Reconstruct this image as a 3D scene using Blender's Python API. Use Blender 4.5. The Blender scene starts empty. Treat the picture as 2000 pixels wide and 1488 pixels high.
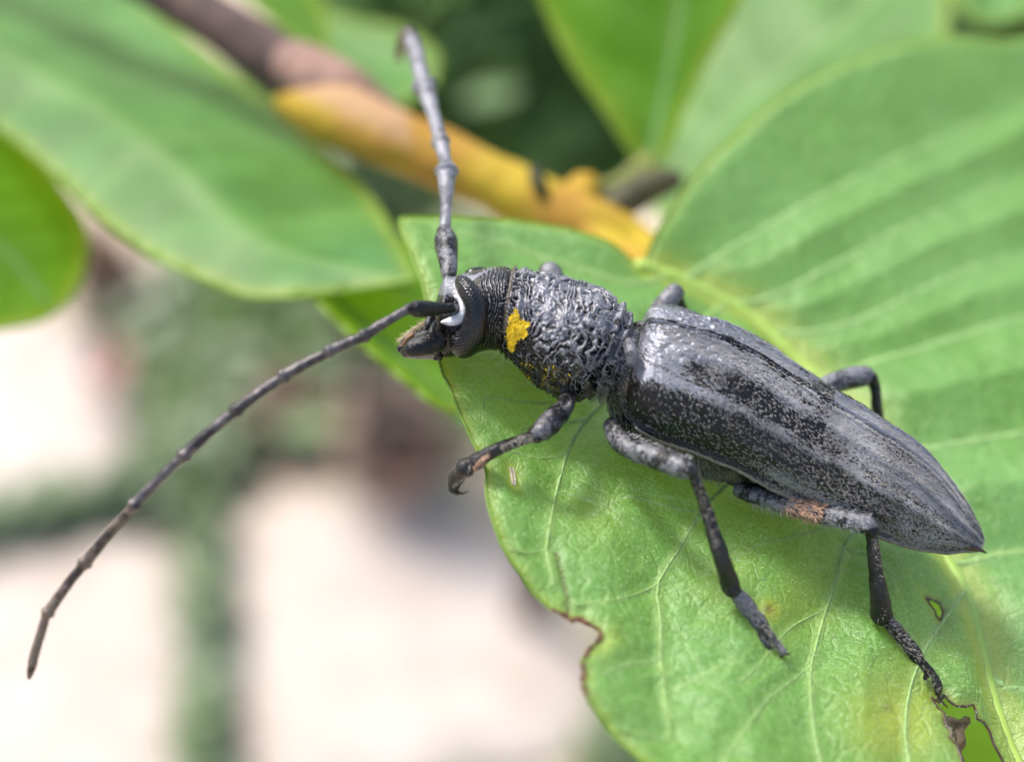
import bpy, math, random
import numpy as np
from mathutils import Vector, Matrix
from mathutils.bvhtree import BVHTree

# ------------------------------------------------------------------ camera, light, exposure
sc = bpy.context.scene
sc.unit_settings.scale_length = 0.01          # one unit is one centimetre
C = bpy.data.collections.new("scene"); sc.collection.children.link(C)
FOC = 8.0
PITCH = math.radians(40)
HFOV = math.radians(34)
K = 2 * FOC * math.tan(HFOV / 2) / 2000.0     # cm per photo pixel at the focus distance
CX = np.array([1.0, 0, 0])
CU = np.array([0, math.sin(PITCH), math.cos(PITCH)])
CZ = np.array([0, -math.cos(PITCH), math.sin(PITCH)])
CAM = CZ * FOC
cam = bpy.data.cameras.new("camera"); camo = bpy.data.objects.new("camera", cam); C.objects.link(camo)
camo.location = CAM; camo.rotation_euler = (math.pi / 2 - PITCH, 0, 0)
cam.angle = HFOV; cam.clip_start = 0.05; cam.clip_end = 20000
cam.dof.use_dof = True; cam.dof.focus_distance = FOC - 0.12
APER = 0.32
cam.dof.aperture_fstop = cam.lens * 1e-3 / APER
sc.camera = camo

SUN_EL, SUN_AZ = 58, -48                       # degrees; azimuth from +Y towards +X
w = bpy.data.worlds.new("World"); sc.world = w; w.use_nodes = True
nt = w.node_tree; nt.nodes.clear()
sky = nt.nodes.new("ShaderNodeTexSky"); sky.sky_type = 'NISHITA'; sky.sun_disc = False
sky.sun_elevation = math.radians(SUN_EL); sky.sun_rotation = math.radians(SUN_AZ)
sky.dust_density = 3.0; sky.air_density = 1.0; sky.ozone_density = 1.0
bg = nt.nodes.new("ShaderNodeBackground"); bg.inputs[1].default_value = 0.10
out = nt.nodes.new("ShaderNodeOutputWorld")
hs = nt.nodes.new("ShaderNodeHueSaturation"); hs.inputs['Saturation'].default_value = 0.9   # overcast: whitish sky
nt.links.new(sky.outputs[0], hs.inputs['Color']); nt.links.new(hs.outputs[0], bg.inputs[0]); nt.links.new(bg.outputs[0], out.inputs[0])
sl = bpy.data.lights.new("sun", 'SUN'); slo = bpy.data.objects.new("sun", sl); C.objects.link(slo)
sl.energy = 1.5; sl.angle = math.radians(11); sl.color = (1.0, 0.95, 0.87)
el, az = math.radians(SUN_EL), math.radians(SUN_AZ)
sd = Vector((math.sin(az) * math.cos(el), math.cos(az) * math.cos(el), math.sin(el)))
slo.rotation_euler = sd.to_track_quat('Z', 'Y').to_euler()
vs = sc.view_settings
vs.view_transform = 'Standard'; vs.look = 'None'; vs.gamma = 1; vs.use_curve_mapping = False
vs.exposure = 1.55
sc.cycles.max_bounces = 8
try: sc.cycles.use_denoising = True
except Exception: pass

random.seed(7); rng = np.random.default_rng(7)

# ------------------------------------------------------------------ helpers
def W(px, py, dz=0.0):
    """photo pixel and distance towards the viewer from the focus plane -> world point"""
    px = np.asarray(px, float); py = np.asarray(py, float); dz = np.asarray(dz, float)
    d = FOC - dz
    x = (px - 1000) * K * d / FOC; y = (744 - py) * K * d / FOC
    return CAM + x[..., None] * CX + y[..., None] * CU - d[..., None] * CZ
def img(p):
    q = np.asarray(p) - CAM
    d = -(q @ CZ)
    return 1000 + (q @ CX) / d * FOC / K, 744 - (q @ CU) / d * FOC / K
def hit(px, py, P0, n):
    r = W(px, py, 0.0) - CAM
    t = ((P0 - CAM) @ n) / (r @ n)
    return CAM + r * t[..., None]
def nrm(v):
    v = np.asarray(v, float); return v / (np.linalg.norm(v, axis=-1, keepdims=True) + 1e-12)

def _h(ix, iy, iz, s):
    h = (ix.astype(np.uint32) * np.uint32(374761393) + iy.astype(np.uint32) * np.uint32(668265263)
         + iz.astype(np.uint32) * np.uint32(2246822519) + np.uint32(s * 7919 + 13))
    h = (h ^ (h >> np.uint32(13))) * np.uint32(1274126177); h = h ^ (h >> np.uint32(16))
    return (h & np.uint32(0xFFFF)).astype(np.float64) / 32767.5 - 1.0
def noise(p, s=0):
    p = np.asarray(p, float)
    if p.shape[-1] == 2: p = np.concatenate([p, np.zeros(p.shape[:-1] + (1,))], -1)
    f = np.floor(p); t = p - f; t = t * t * t * (t * (t * 6 - 15) + 10); i = f.astype(np.int64)
    r = 0
    for a in (0, 1):
        for b in (0, 1):
            for c in (0, 1):
                wgt = (t[..., 0] if a else 1 - t[..., 0]) * (t[..., 1] if b else 1 - t[..., 1]) * (t[..., 2] if c else 1 - t[..., 2])
                r = r + wgt * _h((i[..., 0] + a) & 0xFFFFFF, (i[..., 1] + b) & 0xFFFFFF, (i[..., 2] + c) & 0xFFFFFF, s)
    return r
def fbm(p, o=4, s=0):
    r = 0; a = 1.0; p = np.asarray(p, float); tot = 0
    for k in range(o):
        r = r + a * noise(p * 2 ** k + 11.3 * k, s + k); tot += a; a *= 0.5
    return r / tot
def sstep(x, a, b):
    t = np.clip((x - a) / (b - a), 0, 1); return t * t * (3 - 2 * t)
def spline(pts, n, closed=False):
    """Catmull-Rom through rows of pts, n samples, uniform in first-two-column length"""
    P = np.asarray(pts, float)
    if closed: P = np.vstack([P[-1], P, P[0], P[1]])
    else: P = np.vstack([2 * P[0] - P[1], P, 2 * P[-1] - P[-2]])
    out = []
    for i in range(1, len(P) - 2):
        p0, p1, p2, p3 = P[i - 1:i + 3]; t = np.linspace(0, 1, 24, endpoint=False)[:, None]
        out.append(0.5 * (2 * p1 + (p2 - p0) * t + (2 * p0 - 5 * p1 + 4 * p2 - p3) * t ** 2 + (3 * p1 - p0 - 3 * p2 + p3) * t ** 3))
    out.append(P[-2][None]); Q = np.vstack(out)
    L = np.r_[0, np.cumsum(np.linalg.norm(np.diff(Q[:, :2], axis=0), axis=1))]
    s = np.linspace(0, L[-1], n)
    return np.stack([np.interp(s, L, Q[:, j]) for j in range(Q.shape[1])], 1)

def wloc(o):
    p = np.zeros(3)
    while o is not None:
        p = p + np.array(o.location); o = o.parent
    return p
def mk(name, verts, faces, mat, parent=None, attrs=None, uv=None, smooth=True, label=None, kind=None):
    v = np.asarray(verts, float) - wloc(parent)
    me = bpy.data.meshes.new(name)
    me.from_pydata(v.tolist(), [], faces.tolist() if hasattr(faces, 'tolist') else faces)
    if smooth: me.polygons.foreach_set("use_smooth", [True] * len(me.polygons))
    if attrs:
        for k, a in attrs.items():
            a = np.asarray(a, float)
            if a.ndim == 2:
                at = me.attributes.new(k, 'FLOAT_COLOR', 'POINT')
                at.data.foreach_set("color", np.c_[a, np.ones(len(a))].ravel().astype(np.float32))
            else:
                at = me.attributes.new(k, 'FLOAT', 'POINT'); at.data.foreach_set("value", a.astype(np.float32))
    if uv is not None:
        ul = me.uv_layers.new(name="UVMap"); li = np.zeros(len(me.loops), np.int32); me.loops.foreach_get("vertex_index", li)
        ul.data.foreach_set("uv", np.asarray(uv, np.float32)[li].ravel())
    me.materials.append(mat)
    o = bpy.data.objects.new(name, me); C.objects.link(o)
    if parent: o.parent = parent
    if label: o['label'] = label
    if kind: o['kind'] = kind
    return o
def empty(name, loc, parent=None):
    o = bpy.data.objects.new(name, None); C.objects.link(o); o.empty_display_size = 0.2
    if parent:
        o.parent = parent; o.location = Vector(np.asarray(loc, float) - wloc(parent))
    else: o.location = Vector(np.asarray(loc, float))
    return o
def tag(o, label, cat, group=None, kind=None):
    if label: o['label'] = label
    if cat: o['category'] = cat
    if group: o['group'] = group
    if kind: o['kind'] = kind
    return o
def gridfaces(nu, nv, wrap=False):
    i = np.arange(nu - 1)[:, None]; m = nv if wrap else nv - 1; j = np.arange(m)[None, :]; j2 = (j + 1) % nv
    return np.stack([i * nv + j, i * nv + j2, (i + 1) * nv + j2, (i + 1) * nv + j], -1).reshape(-1, 4)

def tube_arrays(P, R, seg=14, flat=None, rough=0.0, rs=0, cap=True, rfreq=25.):
    """P (n,3) path, R (n) radii; rounded caps"""
    P = np.asarray(P, float); R = np.asarray(R, float); n = len(P)
    T = nrm(np.gradient(P, axis=0))
    if cap:
        k = 5; ph = np.linspace(math.pi / 2, 0.08, k)
        A = [P[0] - T[0] * R[0] * math.sin(a) for a in ph[:-1]]; Ar = [R[0] * math.cos(a) + 1e-5 for a in ph[:-1]]
        B = [P[-1] + T[-1] * R[-1] * math.sin(a) for a in ph[:-1][::-1]]; Br = [R[-1] * math.cos(a) + 1e-5 for a in ph[:-1][::-1]]
        P = np.vstack([A, P, B]); R = np.r_[Ar, R, Br]; T = np.vstack([[T[0]] * len(A), T, [T[-1]] * len(B)])
    ref = CZ
    U = nrm(np.cross(T, ref)); V = np.cross(T, U)
    th = np.linspace(0, 2 * math.pi, seg, endpoint=False)
    f = 1.0 if flat is None else flat
    X = P[:, None] + R[:, None, None] * (np.cos(th)[None, :, None] * U[:, None] + f * np.sin(th)[None, :, None] * V[:, None])
    if rough:
        N = nrm(X - P[:, None]); X = X + N * (rough * fbm(X * rfreq, 3, rs))[..., None] * np.clip(R / R.max() * 1.5, 0, 1)[:, None, None]
    return X.reshape(-1, 3), gridfaces(len(P), seg, True)
def limb(name, pts, mat, parent, n=None, seg=16, rough=0.0, flat=None, label=None, attr=None, rfreq=25.):
    """pts rows: px, py, dz, width in px"""
    pts = np.asarray(pts, float)
    L = np.linalg.norm(np.diff(pts[:, :2], axis=0), axis=1).sum()
    S = spline(pts, n or max(8, int(L / 3)))
    P = W(S[:, 0], S[:, 1], S[:, 2]); R = S[:, 3] / 2 * K * (FOC - S[:, 2]) / FOC
    v, f = tube_arrays(P, R, seg, flat, rough, rfreq=rfreq)
    return mk(name, v, f, mat, parent, label=label)
def merge(parts):
    vs_, fs_, o = [], [], 0
    for v, f in parts:
        vs_.append(v); fs_ += [[int(i) + o for i in q] for q in f]; o += len(v)
    return np.vstack(vs_), fs_

# ------------------------------------------------------------------ materials
class M:
    def __init__(s, name):
        s.m = bpy.data.materials.new(name); s.m.use_nodes = True; s.t = s.m.node_tree; s.t.nodes.clear()
        s.out = s.n("ShaderNodeOutputMaterial"); s.b = s.n("ShaderNodeBsdfPrincipled"); s.l(s.b.outputs[0], s.out.inputs[0])
    def n(s, k, **a):
        x = s.t.nodes.new(k)
        for q, v in a.items(): setattr(x, q, v)
        return x
    def l(s, a, b): s.t.links.new(a, b)
    def attr(s, name): x = s.n("ShaderNodeAttribute", attribute_name=name); return x.outputs['Fac']
    def coord(s, k='Object', scale=(1, 1, 1)):
        c = s.n("ShaderNodeTexCoord"); m = s.n("ShaderNodeMapping"); m.inputs['Scale'].default_value = scale
        s.l(c.outputs[k], m.inputs[0]); return m.outputs[0]
    def noise(s, vec, sc_=5., det=4., rough=.55, dist=0.):
        x = s.n("ShaderNodeTexNoise"); s.l(vec, x.inputs['Vector']); x.inputs['Scale'].default_value = sc_
        x.inputs['Detail'].default_value = det; x.inputs['Roughness'].default_value = rough; x.inputs['Distortion'].default_value = dist
        return x.outputs['Fac']
    def voro(s, vec, sc_=5., feat='F1'):
        x = s.n("ShaderNodeTexVoronoi", feature=feat); s.l(vec, x.inputs['Vector']); x.inputs['Scale'].default_value = sc_
        return x.outputs['Distance']
    def ramp(s, f, a, b, va=0., vb=1.):
        x = s.n("ShaderNodeMapRange"); x.interpolation_type = 'SMOOTHSTEP'; s.l(f, x.inputs[0])
        for i, v in ((1, a), (2, b), (3, va), (4, vb)): x.inputs[i].default_value = v
        return x.outputs[0]
    def math(s, op, a, b=None):
        x = s.n("ShaderNodeMath", operation=op)
        for i, v in enumerate((a, b)):
            if v is None: continue
            if isinstance(v, (int, float)): x.inputs[i].default_value = v
            else: s.l(v, x.inputs[i])
        return x.outputs[0]
    def mix(s, f, a, b, mode='MIX'):
        x = s.n("ShaderNodeMix", data_type='RGBA', blend_type=mode)
        if isinstance(f, (int, float)): x.inputs[0].default_value = f
        else: s.l(f, x.inputs[0])
        for i, v in ((6, a), (7, b)):
            if isinstance(v, tuple): x.inputs[i].default_value = v + (1,)
            else: s.l(v, x.inputs[i])
        return x.outputs[2]
    def set(s, **k):
        nm = dict(color='Base Color', rough='Roughness', spec='Specular IOR Level', coat='Coat Weight', coatr='Coat Roughness',
                  sheen='Sheen Weight', sheenr='Sheen Roughness', normal='Normal', sss='Subsurface Weight')
        for q, v in k.items():
            i = s.b.inputs[nm[q]]
            if isinstance(v, tuple): i.default_value = v + (1,)
            elif isinstance(v, (int, float)): i.default_value = v
            else: s.l(v, i)
        return s
    def bump(s, h, dist=0.01, strength=1., prev=None):
        x = s.n("ShaderNodeBump"); x.inputs['Distance'].default_value = dist; x.inputs['Strength'].default_value = strength
        s.l(h, x.inputs['Height'])
        if prev is not None: s.l(prev, x.inputs['Normal'])
        return x.outputs[0]

def leaf_mat(name, g1, g2, rough=.42, trans=.35, tcol=(.22, .42, .03), vein=(.30, .46, .14), fine=True, spec=.5, bumpd=.007, nscale=1.6, yellow=(.36, .42, .03)):
    m = M(name); co = m.coord()
    big = m.ramp(m.noise(co, nscale, 4, .55), .35, .65)
    col = m.mix(big, g1, g2)
    if fine:
        fn = m.noise(co, 55, 3, .6); col = m.mix(m.ramp(fn, .38, .66, 0, .38), col, tuple(min(1, c * 1.7 + .03) for c in g1))
        f2 = m.noise(co, 24, 2, .6); col = m.mix(m.ramp(f2, .4, .68, 0, .32), col, tuple(c * .55 for c in g2))
    col = m.mix(m.attr('yellow'), col, yellow)
    col = m.mix(m.attr('vein'), col, vein)
    col = m.mix(m.attr('brown'), col, (.10, .045, .018))
    if fine:
        wv = m.n("ShaderNodeVectorMath", operation='ADD'); nz = m.n("ShaderNodeTexNoise"); nz.inputs['Scale'].default_value = 7; m.l(co, nz.inputs['Vector'])
        sc3 = m.n("ShaderNodeVectorMath", operation='SCALE'); sc3.inputs['Scale'].default_value = .12; m.l(nz.outputs['Color'], sc3.inputs[0]); m.l(co, wv.inputs[0]); m.l(sc3.outputs[0], wv.inputs[1])
        vd = m.ramp(m.voro(wv.outputs[0], 6.5, 'DISTANCE_TO_EDGE'), 0, .10, 1, 0)
        vd2 = m.ramp(m.voro(wv.outputs[0], 15, 'DISTANCE_TO_EDGE'), 0, .12, 1, 0)
        vnet = m.math('ADD', m.math('MULTIPLY', vd, .16), m.math('MULTIPLY', vd2, .07))
        col = m.mix(vnet, col, vein)
        cells = m.math('ADD', m.math('MULTIPLY', vd, -.6), m.math('MULTIPLY', vd2, -.35))
        pb = m.bump(cells, .006, .8)
        nb = m.bump(m.noise(co, 38, 4, .65), bumpd, .9, pb)
        nb = m.bump(m.noise(co, 110, 2, .6), bumpd * .45, .8, nb)
        m.set(normal=nb)
    m.set(color=col, rough=rough, spec=spec)
    tr = m.n("ShaderNodeBsdfTranslucent"); mx = m.n("ShaderNodeMixShader")
    tc = m.mix(m.attr('yellow'), m.mix(big, tcol, tuple(c * .8 for c in tcol)), (.5, .5, .04))
    tc = m.mix(m.attr('brown'), tc, (.1, .04, .01)); m.l(tc, tr.inputs[0])
    mx.inputs[0].default_value = trans
    m.l(m.b.outputs[0], mx.inputs[1]); m.l(tr.outputs[0], mx.inputs[2]); m.l(mx.outputs[0], m.out.inputs[0])
    return m.m
def plain(name, col, rough=.6, var=.35, scale=8., bumpd=0., spec=.5):
    m = M(name); co = m.coord(); n = m.noise(co, scale, 4)
    m.set(color=m.mix(m.ramp(n, .3, .7), tuple(c * (1 - var) for c in col), tuple(min(1, c * (1 + var)) for c in col)), rough=rough, spec=spec)
    if bumpd: m.set(normal=m.bump(m.noise(co, scale * 3, 4), bumpd, .8))
    return m.m

MAIN_LEAF = leaf_mat("leaf_main", (.125, .30, .07), (.10, .265, .028), rough=.43, trans=.3, spec=.9, nscale=1.1)
LEAF_PALE = leaf_mat("leaf_pale", (.075, .215, .05), (.05, .155, .03), rough=.52, trans=.3, fine=False, spec=.4)
LEAF_DEEP = leaf_mat("leaf_deep", (.075, .21, .012), (.055, .17, .01), rough=.5, trans=.55, tcol=(.17, .40, .01), fine=False, spec=.35)
LEAF_DARK = leaf_mat("leaf_dark", (.14, .25, .08), (.11, .21, .06), rough=.5, trans=.2, tcol=(.05, .14, .01), fine=False, spec=.3)
MARGIN = leaf_mat("leaf_margin", (.24, .40, .06), (.20, .36, .05), rough=.5, trans=.5, tcol=(.5, .65, .08), fine=False)
BARK = plain("bark_brown", (.075, .042, .034), .75, .4, 5, .02)
def stem_yellow():
    m = M("stem_yellow"); co = m.coord()
    n = m.noise(co, 1.2, 4, .6)
    c = m.mix(m.ramp(n, .35, .62), (.40, .29, .02), (.36, .19, .03)); c = m.mix(m.attr('tan'), c, (.40, .24, .13))
    m.set(color=c, rough=.75, spec=.25, normal=m.bump(m.noise(co, 8, 4), .03, .8)); return m.m
STEM_Y = stem_yellow()

def beetle_mat(name, dark=(.012, .011, .012), pale=(.27, .275, .31), fu=38., fv=38., lo=.42, hi=.60, rough_d=.32, bumpd=.006, base_attr='pale', uvbased=False, detail2=True, pw=.9, silk=.75, rough_p=.40):
    m = M(name)
    co = m.coord('UV', (fu, fv, 1)) if uvbased else m.coord('Object', (fu, fu, fv))
    n1 = m.noise(co, 1., 3, .62, .6)
    n2 = m.noise(m.coord(), 16., 4, .6)
    p = m.attr(base_attr)
    s = m.math('ADD', m.math('MULTIPLY', n1, .8), m.math('MULTIPLY', n2, .2))
    s = m.math('ADD', s, m.math('MULTIPLY', m.math('SUBTRACT', p, .5), pw))
    f = m.ramp(s, lo, hi)
    c = m.mix(f, dark, pale)
    c = m.mix(m.attr('warm'), c, (.17, .145, .115))
    c = m.mix(m.attr('yellow'), c, (.62, .42, .02))
    m.set(color=c, rough=m.ramp(f, 0, 1, rough_d, rough_p), spec=.4)
    m.l(m.ramp(f, 0, 1, 0, silk), m.b.inputs['Metallic'])
    nb = m.bump(n1, bumpd, .9); 
    if detail2: nb = m.bump(m.noise(m.coord(), 120., 2, .6), bumpd * .4, .8, nb)
    m.set(normal=nb)
    return m.m
BODY = beetle_mat("beetle_cuticle", fu=60, fv=60, pale=(.20, .20, .22), dark=(.005, .004, .005), lo=.44, hi=.66, pw=1.1, silk=.6, rough_p=.43, bumpd=.005, rough_d=.22)
ELY = beetle_mat("beetle_elytra", fu=48, fv=70, uvbased=True, dark=(.006, .005, .005), pale=(.245, .25, .285), lo=.43, hi=.60, pw=.62, bumpd=.007, rough_d=.22)
LEGM = beetle_mat("beetle_leg", silk=.35, rough_p=.5, fu=50, fv=50, pale=(.18, .18, .195), dark=(.012,.011,.012), lo=.38, hi=.60, base_attr='pale')
LEGD = beetle_mat("beetle_leg_dark", fu=55, fv=55, pale=(.045, .042, .038), dark=(.005,.004,.004), lo=.42, hi=.8, rough_d=.35, base_attr='pale')
ANT = beetle_mat("beetle_antenna", fu=40, fv=40, pale=(.12, .11, .11), dark=(.016, .014, .015), lo=.3, hi=.6)
ANTP = beetle_mat("beetle_antenna_pale", silk=.2, fu=60, fv=60, pale=(.24, .24, .26), dark=(.08, .08, .09), lo=.3, hi=.6)
BLACK = plain("beetle_black", (.004, .004, .0045), .22, .5, 20, .010, spec=.35)
EYE = plain("compound_eye", (.003, .003, .004), .10, .2, 20, 0)
WHITE = plain("white_pubescence", (.72, .73, .77), .8, .25, 25, .004)
HAIRP = plain("hair_pale", (.27, .268, .275), .6, .35, 3)
HAIRW = plain("hair_brownish", (.24, .22, .19), .6, .35, 3)
YEL = plain("yellow_scales", (.80, .56, .012), .6, .25, 30)
ORG = plain("orange_brush", (.42, .26, .17), .7, .3, 30)
RUST = plain("rusty_palp", (.16, .07, .025), .5, .4, 30)
CLAW = plain("claw_horn", (.045, .020, .010), .3, .3, 20)
RIM = plain("elytral_rim", (.16, .145, .115), .5, .35, 30, .003)

# ------------------------------------------------------------------ frames shared by beetle and leaf
E = math.radians(42); SL = math.radians(28)
V0 = math.sin(SL) * CX + math.cos(SL) * CU            # across the body, in the picture
AX = math.cos(SL) * CX - math.sin(SL) * CU            # head to tail
NL = math.cos(E) * V0 + math.sin(E) * CZ              # leaf normal
EB = np.cross(NL, AX)
if EB @ CU < 0: EB = -EB
P0 = W(1500, 820) - 0.50 * NL

GROUND_Z = -30.0

# ------------------------------------------------------------------ ground, paving
def ground_pt(px, py):
    return hit(px, py, np.array([0, 0, GROUND_Z]), np.array([0, 0, 1.0]))
def soil():
    m = M("soil"); co = m.coord()
    n = m.noise(co, .35, 5, .6)
    m.set(color=m.mix(m.ramp(n, .4, .6), (.46, .42, .30), (.56, .43, .33)), rough=.9,
          normal=m.bump(m.noise(co, 3, 5), .3, .6)); return m.m
n_ = 60; gx = np.linspace(-1, 1, n_); gx = np.sign(gx) * gx ** 2 * 3000
GX, GY = np.meshgrid(gx, gx + 40, indexing='ij')
gv = np.stack([GX, GY, GROUND_Z + .3 * noise(np.stack([GX, GY], -1) * .2)], -1).reshape(-1, 3)
ground = mk("ground", gv, gridfaces(n_, n_), soil(), kind='structure')
def slab_mat():
    m = M("paving_stone"); co = m.coord()
    n = m.noise(co, .5, 5, .6)
    m.set(color=m.mix(m.ramp(n, .35, .65), (.44, .365, .315), (.53, .465, .415)), rough=.85, normal=m.bump(m.noise(co, 4, 5), .08, .6)); return m.m
SLAB = slab_mat()
def slab(cs):
    """corners given as photo pixels on the ground"""
    c = hit(np.array([q[0] for q in cs], float), np.array([q[1] for q in cs], float), np.array([0, 0, GROUND_Z + 0.45]), np.array([0, 0, 1.0]))
    ctr = c.mean(0); S = spline(c[:, :2], 40, closed=True)[:-1]
    m_ = len(S); top = GROUND_Z + 0.45
    rings = []
    for sc_, z in ((1.0, GROUND_Z - .4), (1.0, top - .35), (.985, top - .12), (.95, top), (.5, top + .05), (.0, top + .05)):
        r = ctr[:2] + (S - ctr[:2]) * sc_; rings.append(np.c_[r, np.full(m_, z)])
    X = np.vstack(rings); return X, gridfaces(len(rings), m_, True)
for cs in ([(-330, 620), (60, 600), (225, 700), (255, 860), (215, 965), (60, 1000), (-380, 1090)],
           [(-420, 1200), (40, 1060), (280, 1035), (350, 1160), (385, 1380), (395, 1640), (200, 1800), (-380, 1800)],
           [(430, 1130), (490, 990), (640, 955), (850, 985), (1010, 1090), (1120, 1200), (1180, 1370), (1120, 1470), (800, 1530), (460, 1560)],
           [(500, 1720), (900, 1700), (1350, 1690), (1450, 1900), (1300, 2100), (600, 2100)],
           ):
    v, f = slab(cs); mk("paving_slab", v, f, SLAB, ground)

def leafcards(cen, rad, n, size, seed, zs=1.0, up=.5):
    """cloud of small folded leaves (two quads each)"""
    r = np.random.default_rng(seed)
    p = nrm(r.normal(size=(n, 3))) * (r.random(n) ** .45)[:, None] * np.asarray(rad) + np.asarray(cen)
    d = nrm(r.normal(size=(n, 3)) * np.array([1, 1, .5]) + np.array([0, 0, .1])); nn = nrm(r.normal(size=(n, 3)) * .8 + np.array([0, 0, up * 2]))
    s = nrm(np.cross(d, nn)); nn = np.cross(s, d); L = size * (.6 + .8 * r.random(n)); L = L[:, None]
    vv = []
    a = p - d * L * .5; b = p + d * L * .5; m1 = p - d * L * .12; m2 = p + d * L * .2
    vv = np.stack([a, m1 + s * L * .26 + nn * L * .06, m2 + s * L * .22 + nn * L * .06, b, m2 - s * L * .22 + nn * L * .06, m1 - s * L * .26 + nn * L * .06, p - nn * L * .02], 1).reshape(-1, 3)
    base = (np.arange(n) * 7)[:, None]
    f = np.concatenate([base + np.array([[0, 1, 2, 6]]), base + np.array([[6, 2, 3, 4]]), base + np.array([[0, 6, 4, 5]])])
    return vv, f
HERB = leaf_mat("herb", (.30, .36, .23), (.25, .31, .19), trans=.3, fine=False)
HERBY = leaf_mat("herb_dry", (.50, .36, .27), (.42, .30, .22), trans=.2, fine=False, tcol=(.2, .12, .06))
# low weeds round the slabs: nobody could count them
parts = []
for i, (px, py, s) in enumerate([(380, 640, 3), (440, 720, 3), (600, 700, 4), (400, 850, 2), (560, 780, 3.5), (330, 965, 1.2), (700, 760, 4), (120, 1025, .6), (250, 1000, .7), (400, 1300, .55),
                                 (405, 1200, .55), (415, 1420, .5), (-50, 1070, .6), (400, 1080, .8), (760, 640, 5), (1230, 1500, 1.5), (1300, 1300, 2), (880, 760, 3), (1000, 700, 6), (540, 620, 5), (700, 560, 7), (430, 940, 1.), (500, 1640, .8), (900, 1630, .8)] + [(408 + 6 * math.sin(y), y, .42) for y in range(1080, 1560, 36)] + [(x, 1088 - .22 * (x + 60), .42) for x in range(-60, 360, 40)]):
    c = ground_pt(np.array(float(px)), np.array(float(py)))
    v, f = leafcards(c + np.array([0, 0, .9]), (s, s, 1.3), int(34 * s), 1.3, 50 + i); parts.append((v, f))
v, f = merge(parts); o = mk("weeds", v, f, HERB, kind='stuff'); tag(o, 'low green weeds growing round the pale paving slabs', None)
parts = []
for i, (px, py, s) in enumerate([(760, 900, 1.6), (560, 870, .8), (230, 600, 1.5)]):
    c = ground_pt(np.array(float(px)), np.array(float(py)))
    parts.append(leafcards(c + np.array([0, 0, 1.4]), (s, s, 1.0), int(70 * s), 1.7, 90 + i))
v, f = merge(parts); o = mk("leaf_litter", v, f, HERBY, kind='stuff'); tag(o, 'dry brown leaf litter lying between weeds and paving', None)
# single petals
def petal(px, py, size, mat, label, cat):
    c = hit(np.array(float(px)), np.array(float(py)), np.array([0, 0, GROUND_Z + 1.2]), np.array([0, 0, 1.0]))
    g = np.linspace(-1, 1, 13); U_, V_ = np.meshgrid(g, g, indexing='ij')
    R_ = np.sqrt(1 - V_ ** 2 * .8) ; x = U_ * R_ * size * .5; y = V_ * size * (.8 + .05 * U_)
    z = (U_ ** 2 * .35 + V_ ** 2 * .25) * size + .05 * size * noise(np.stack([U_, V_], -1) * 2)
    o = mk("fallen_petal", np.stack([x + c[0], y + c[1], z + c[2]], -1).reshape(-1, 3), gridfaces(13, 13), mat)
    return tag(o, label, cat)
petal(212, 732, 1.3, plain("petal_red", (.36, .17, .15), .5, .2, 1), 'curled red petal lying on the pale slab at left', 'petal')
petal(775, 920, 2.6, plain("petal_salmon", (.32, .18, .13), .6, .2, 1), 'salmon brown fallen petal beside the largest slab', 'petal')
petal(150, 510, 2.2, plain("petal_tan", (.42, .30, .22), .6, .2, 1), 'tan fallen petal showing behind the green leaf at left', 'petal')

# dark shrubs behind
def shrub(px, py, d, rad, n, size, mat, seed, label):
    dz = FOC - d; c = W(px, py, dz); base = np.array([c[0], c[1], GROUND_Z])
    e = empty("background_shrub", base); tag(e, label, 'shrub')
    stem_top = c + np.array([0, 0, -rad[2] * .1]); h_ = np.linspace(0, 1, 12)[:, None]
    P = base + (stem_top - base) * h_ + np.c_[np.sin(h_ * 5), np.cos(h_ * 4), h_ * 0] * .5
    v, f = tube_arrays(P, np.linspace(.5, .2, 12), 8, cap=False); mk("stem", v, f, BARK, e)
    v, f = leafcards(c, rad, n, size, seed); mk("foliage", v, f, mat, e, smooth=False)
shrub(1040, 30, 34, (4.0, 3, 3.9), 2200, 1.9, LEAF_DARK, 3, 'dark green shrub standing far behind the beetle')
shrub(640, 300, 46, (3.4, 2, 3.0), 800, 2.0, HERB, 5, 'mid green shrub behind the yellow stem')
shrub(1930, 20, 42, (4, 3, 3), 800, 1.9, LEAF_DARK, 6, 'dark green shrub behind the large leaf at top right')
# the pale disc of light: one bright leaf of the dark shrub turned to the sky
pc = W(958, 190, FOC - 24); v, f = leafcards(pc, (.01, .01, .01), 1, 1.0, 2, up=4)
o = mk("leaf", v, f, leaf_mat("leaf_shiny", (.14, .22, .11), (.14, .22, .11), rough=.5, fine=False), bpy.data.objects["background_shrub"], label='single pale leaf catching the sky')
pc = W(600, 835, FOC - 40); v, f = leafcards(pc, (.01, .01, .01), 1, 1.3, 4, up=4)
o = mk("weed_leaf", v, f, leaf_mat("leaf_shiny_b", (.13, .20, .08), (.13, .20, .08), rough=.5, fine=False)); tag(o, 'pale round weed leaf above the litter left of the front foot', 'leaf')

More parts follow.
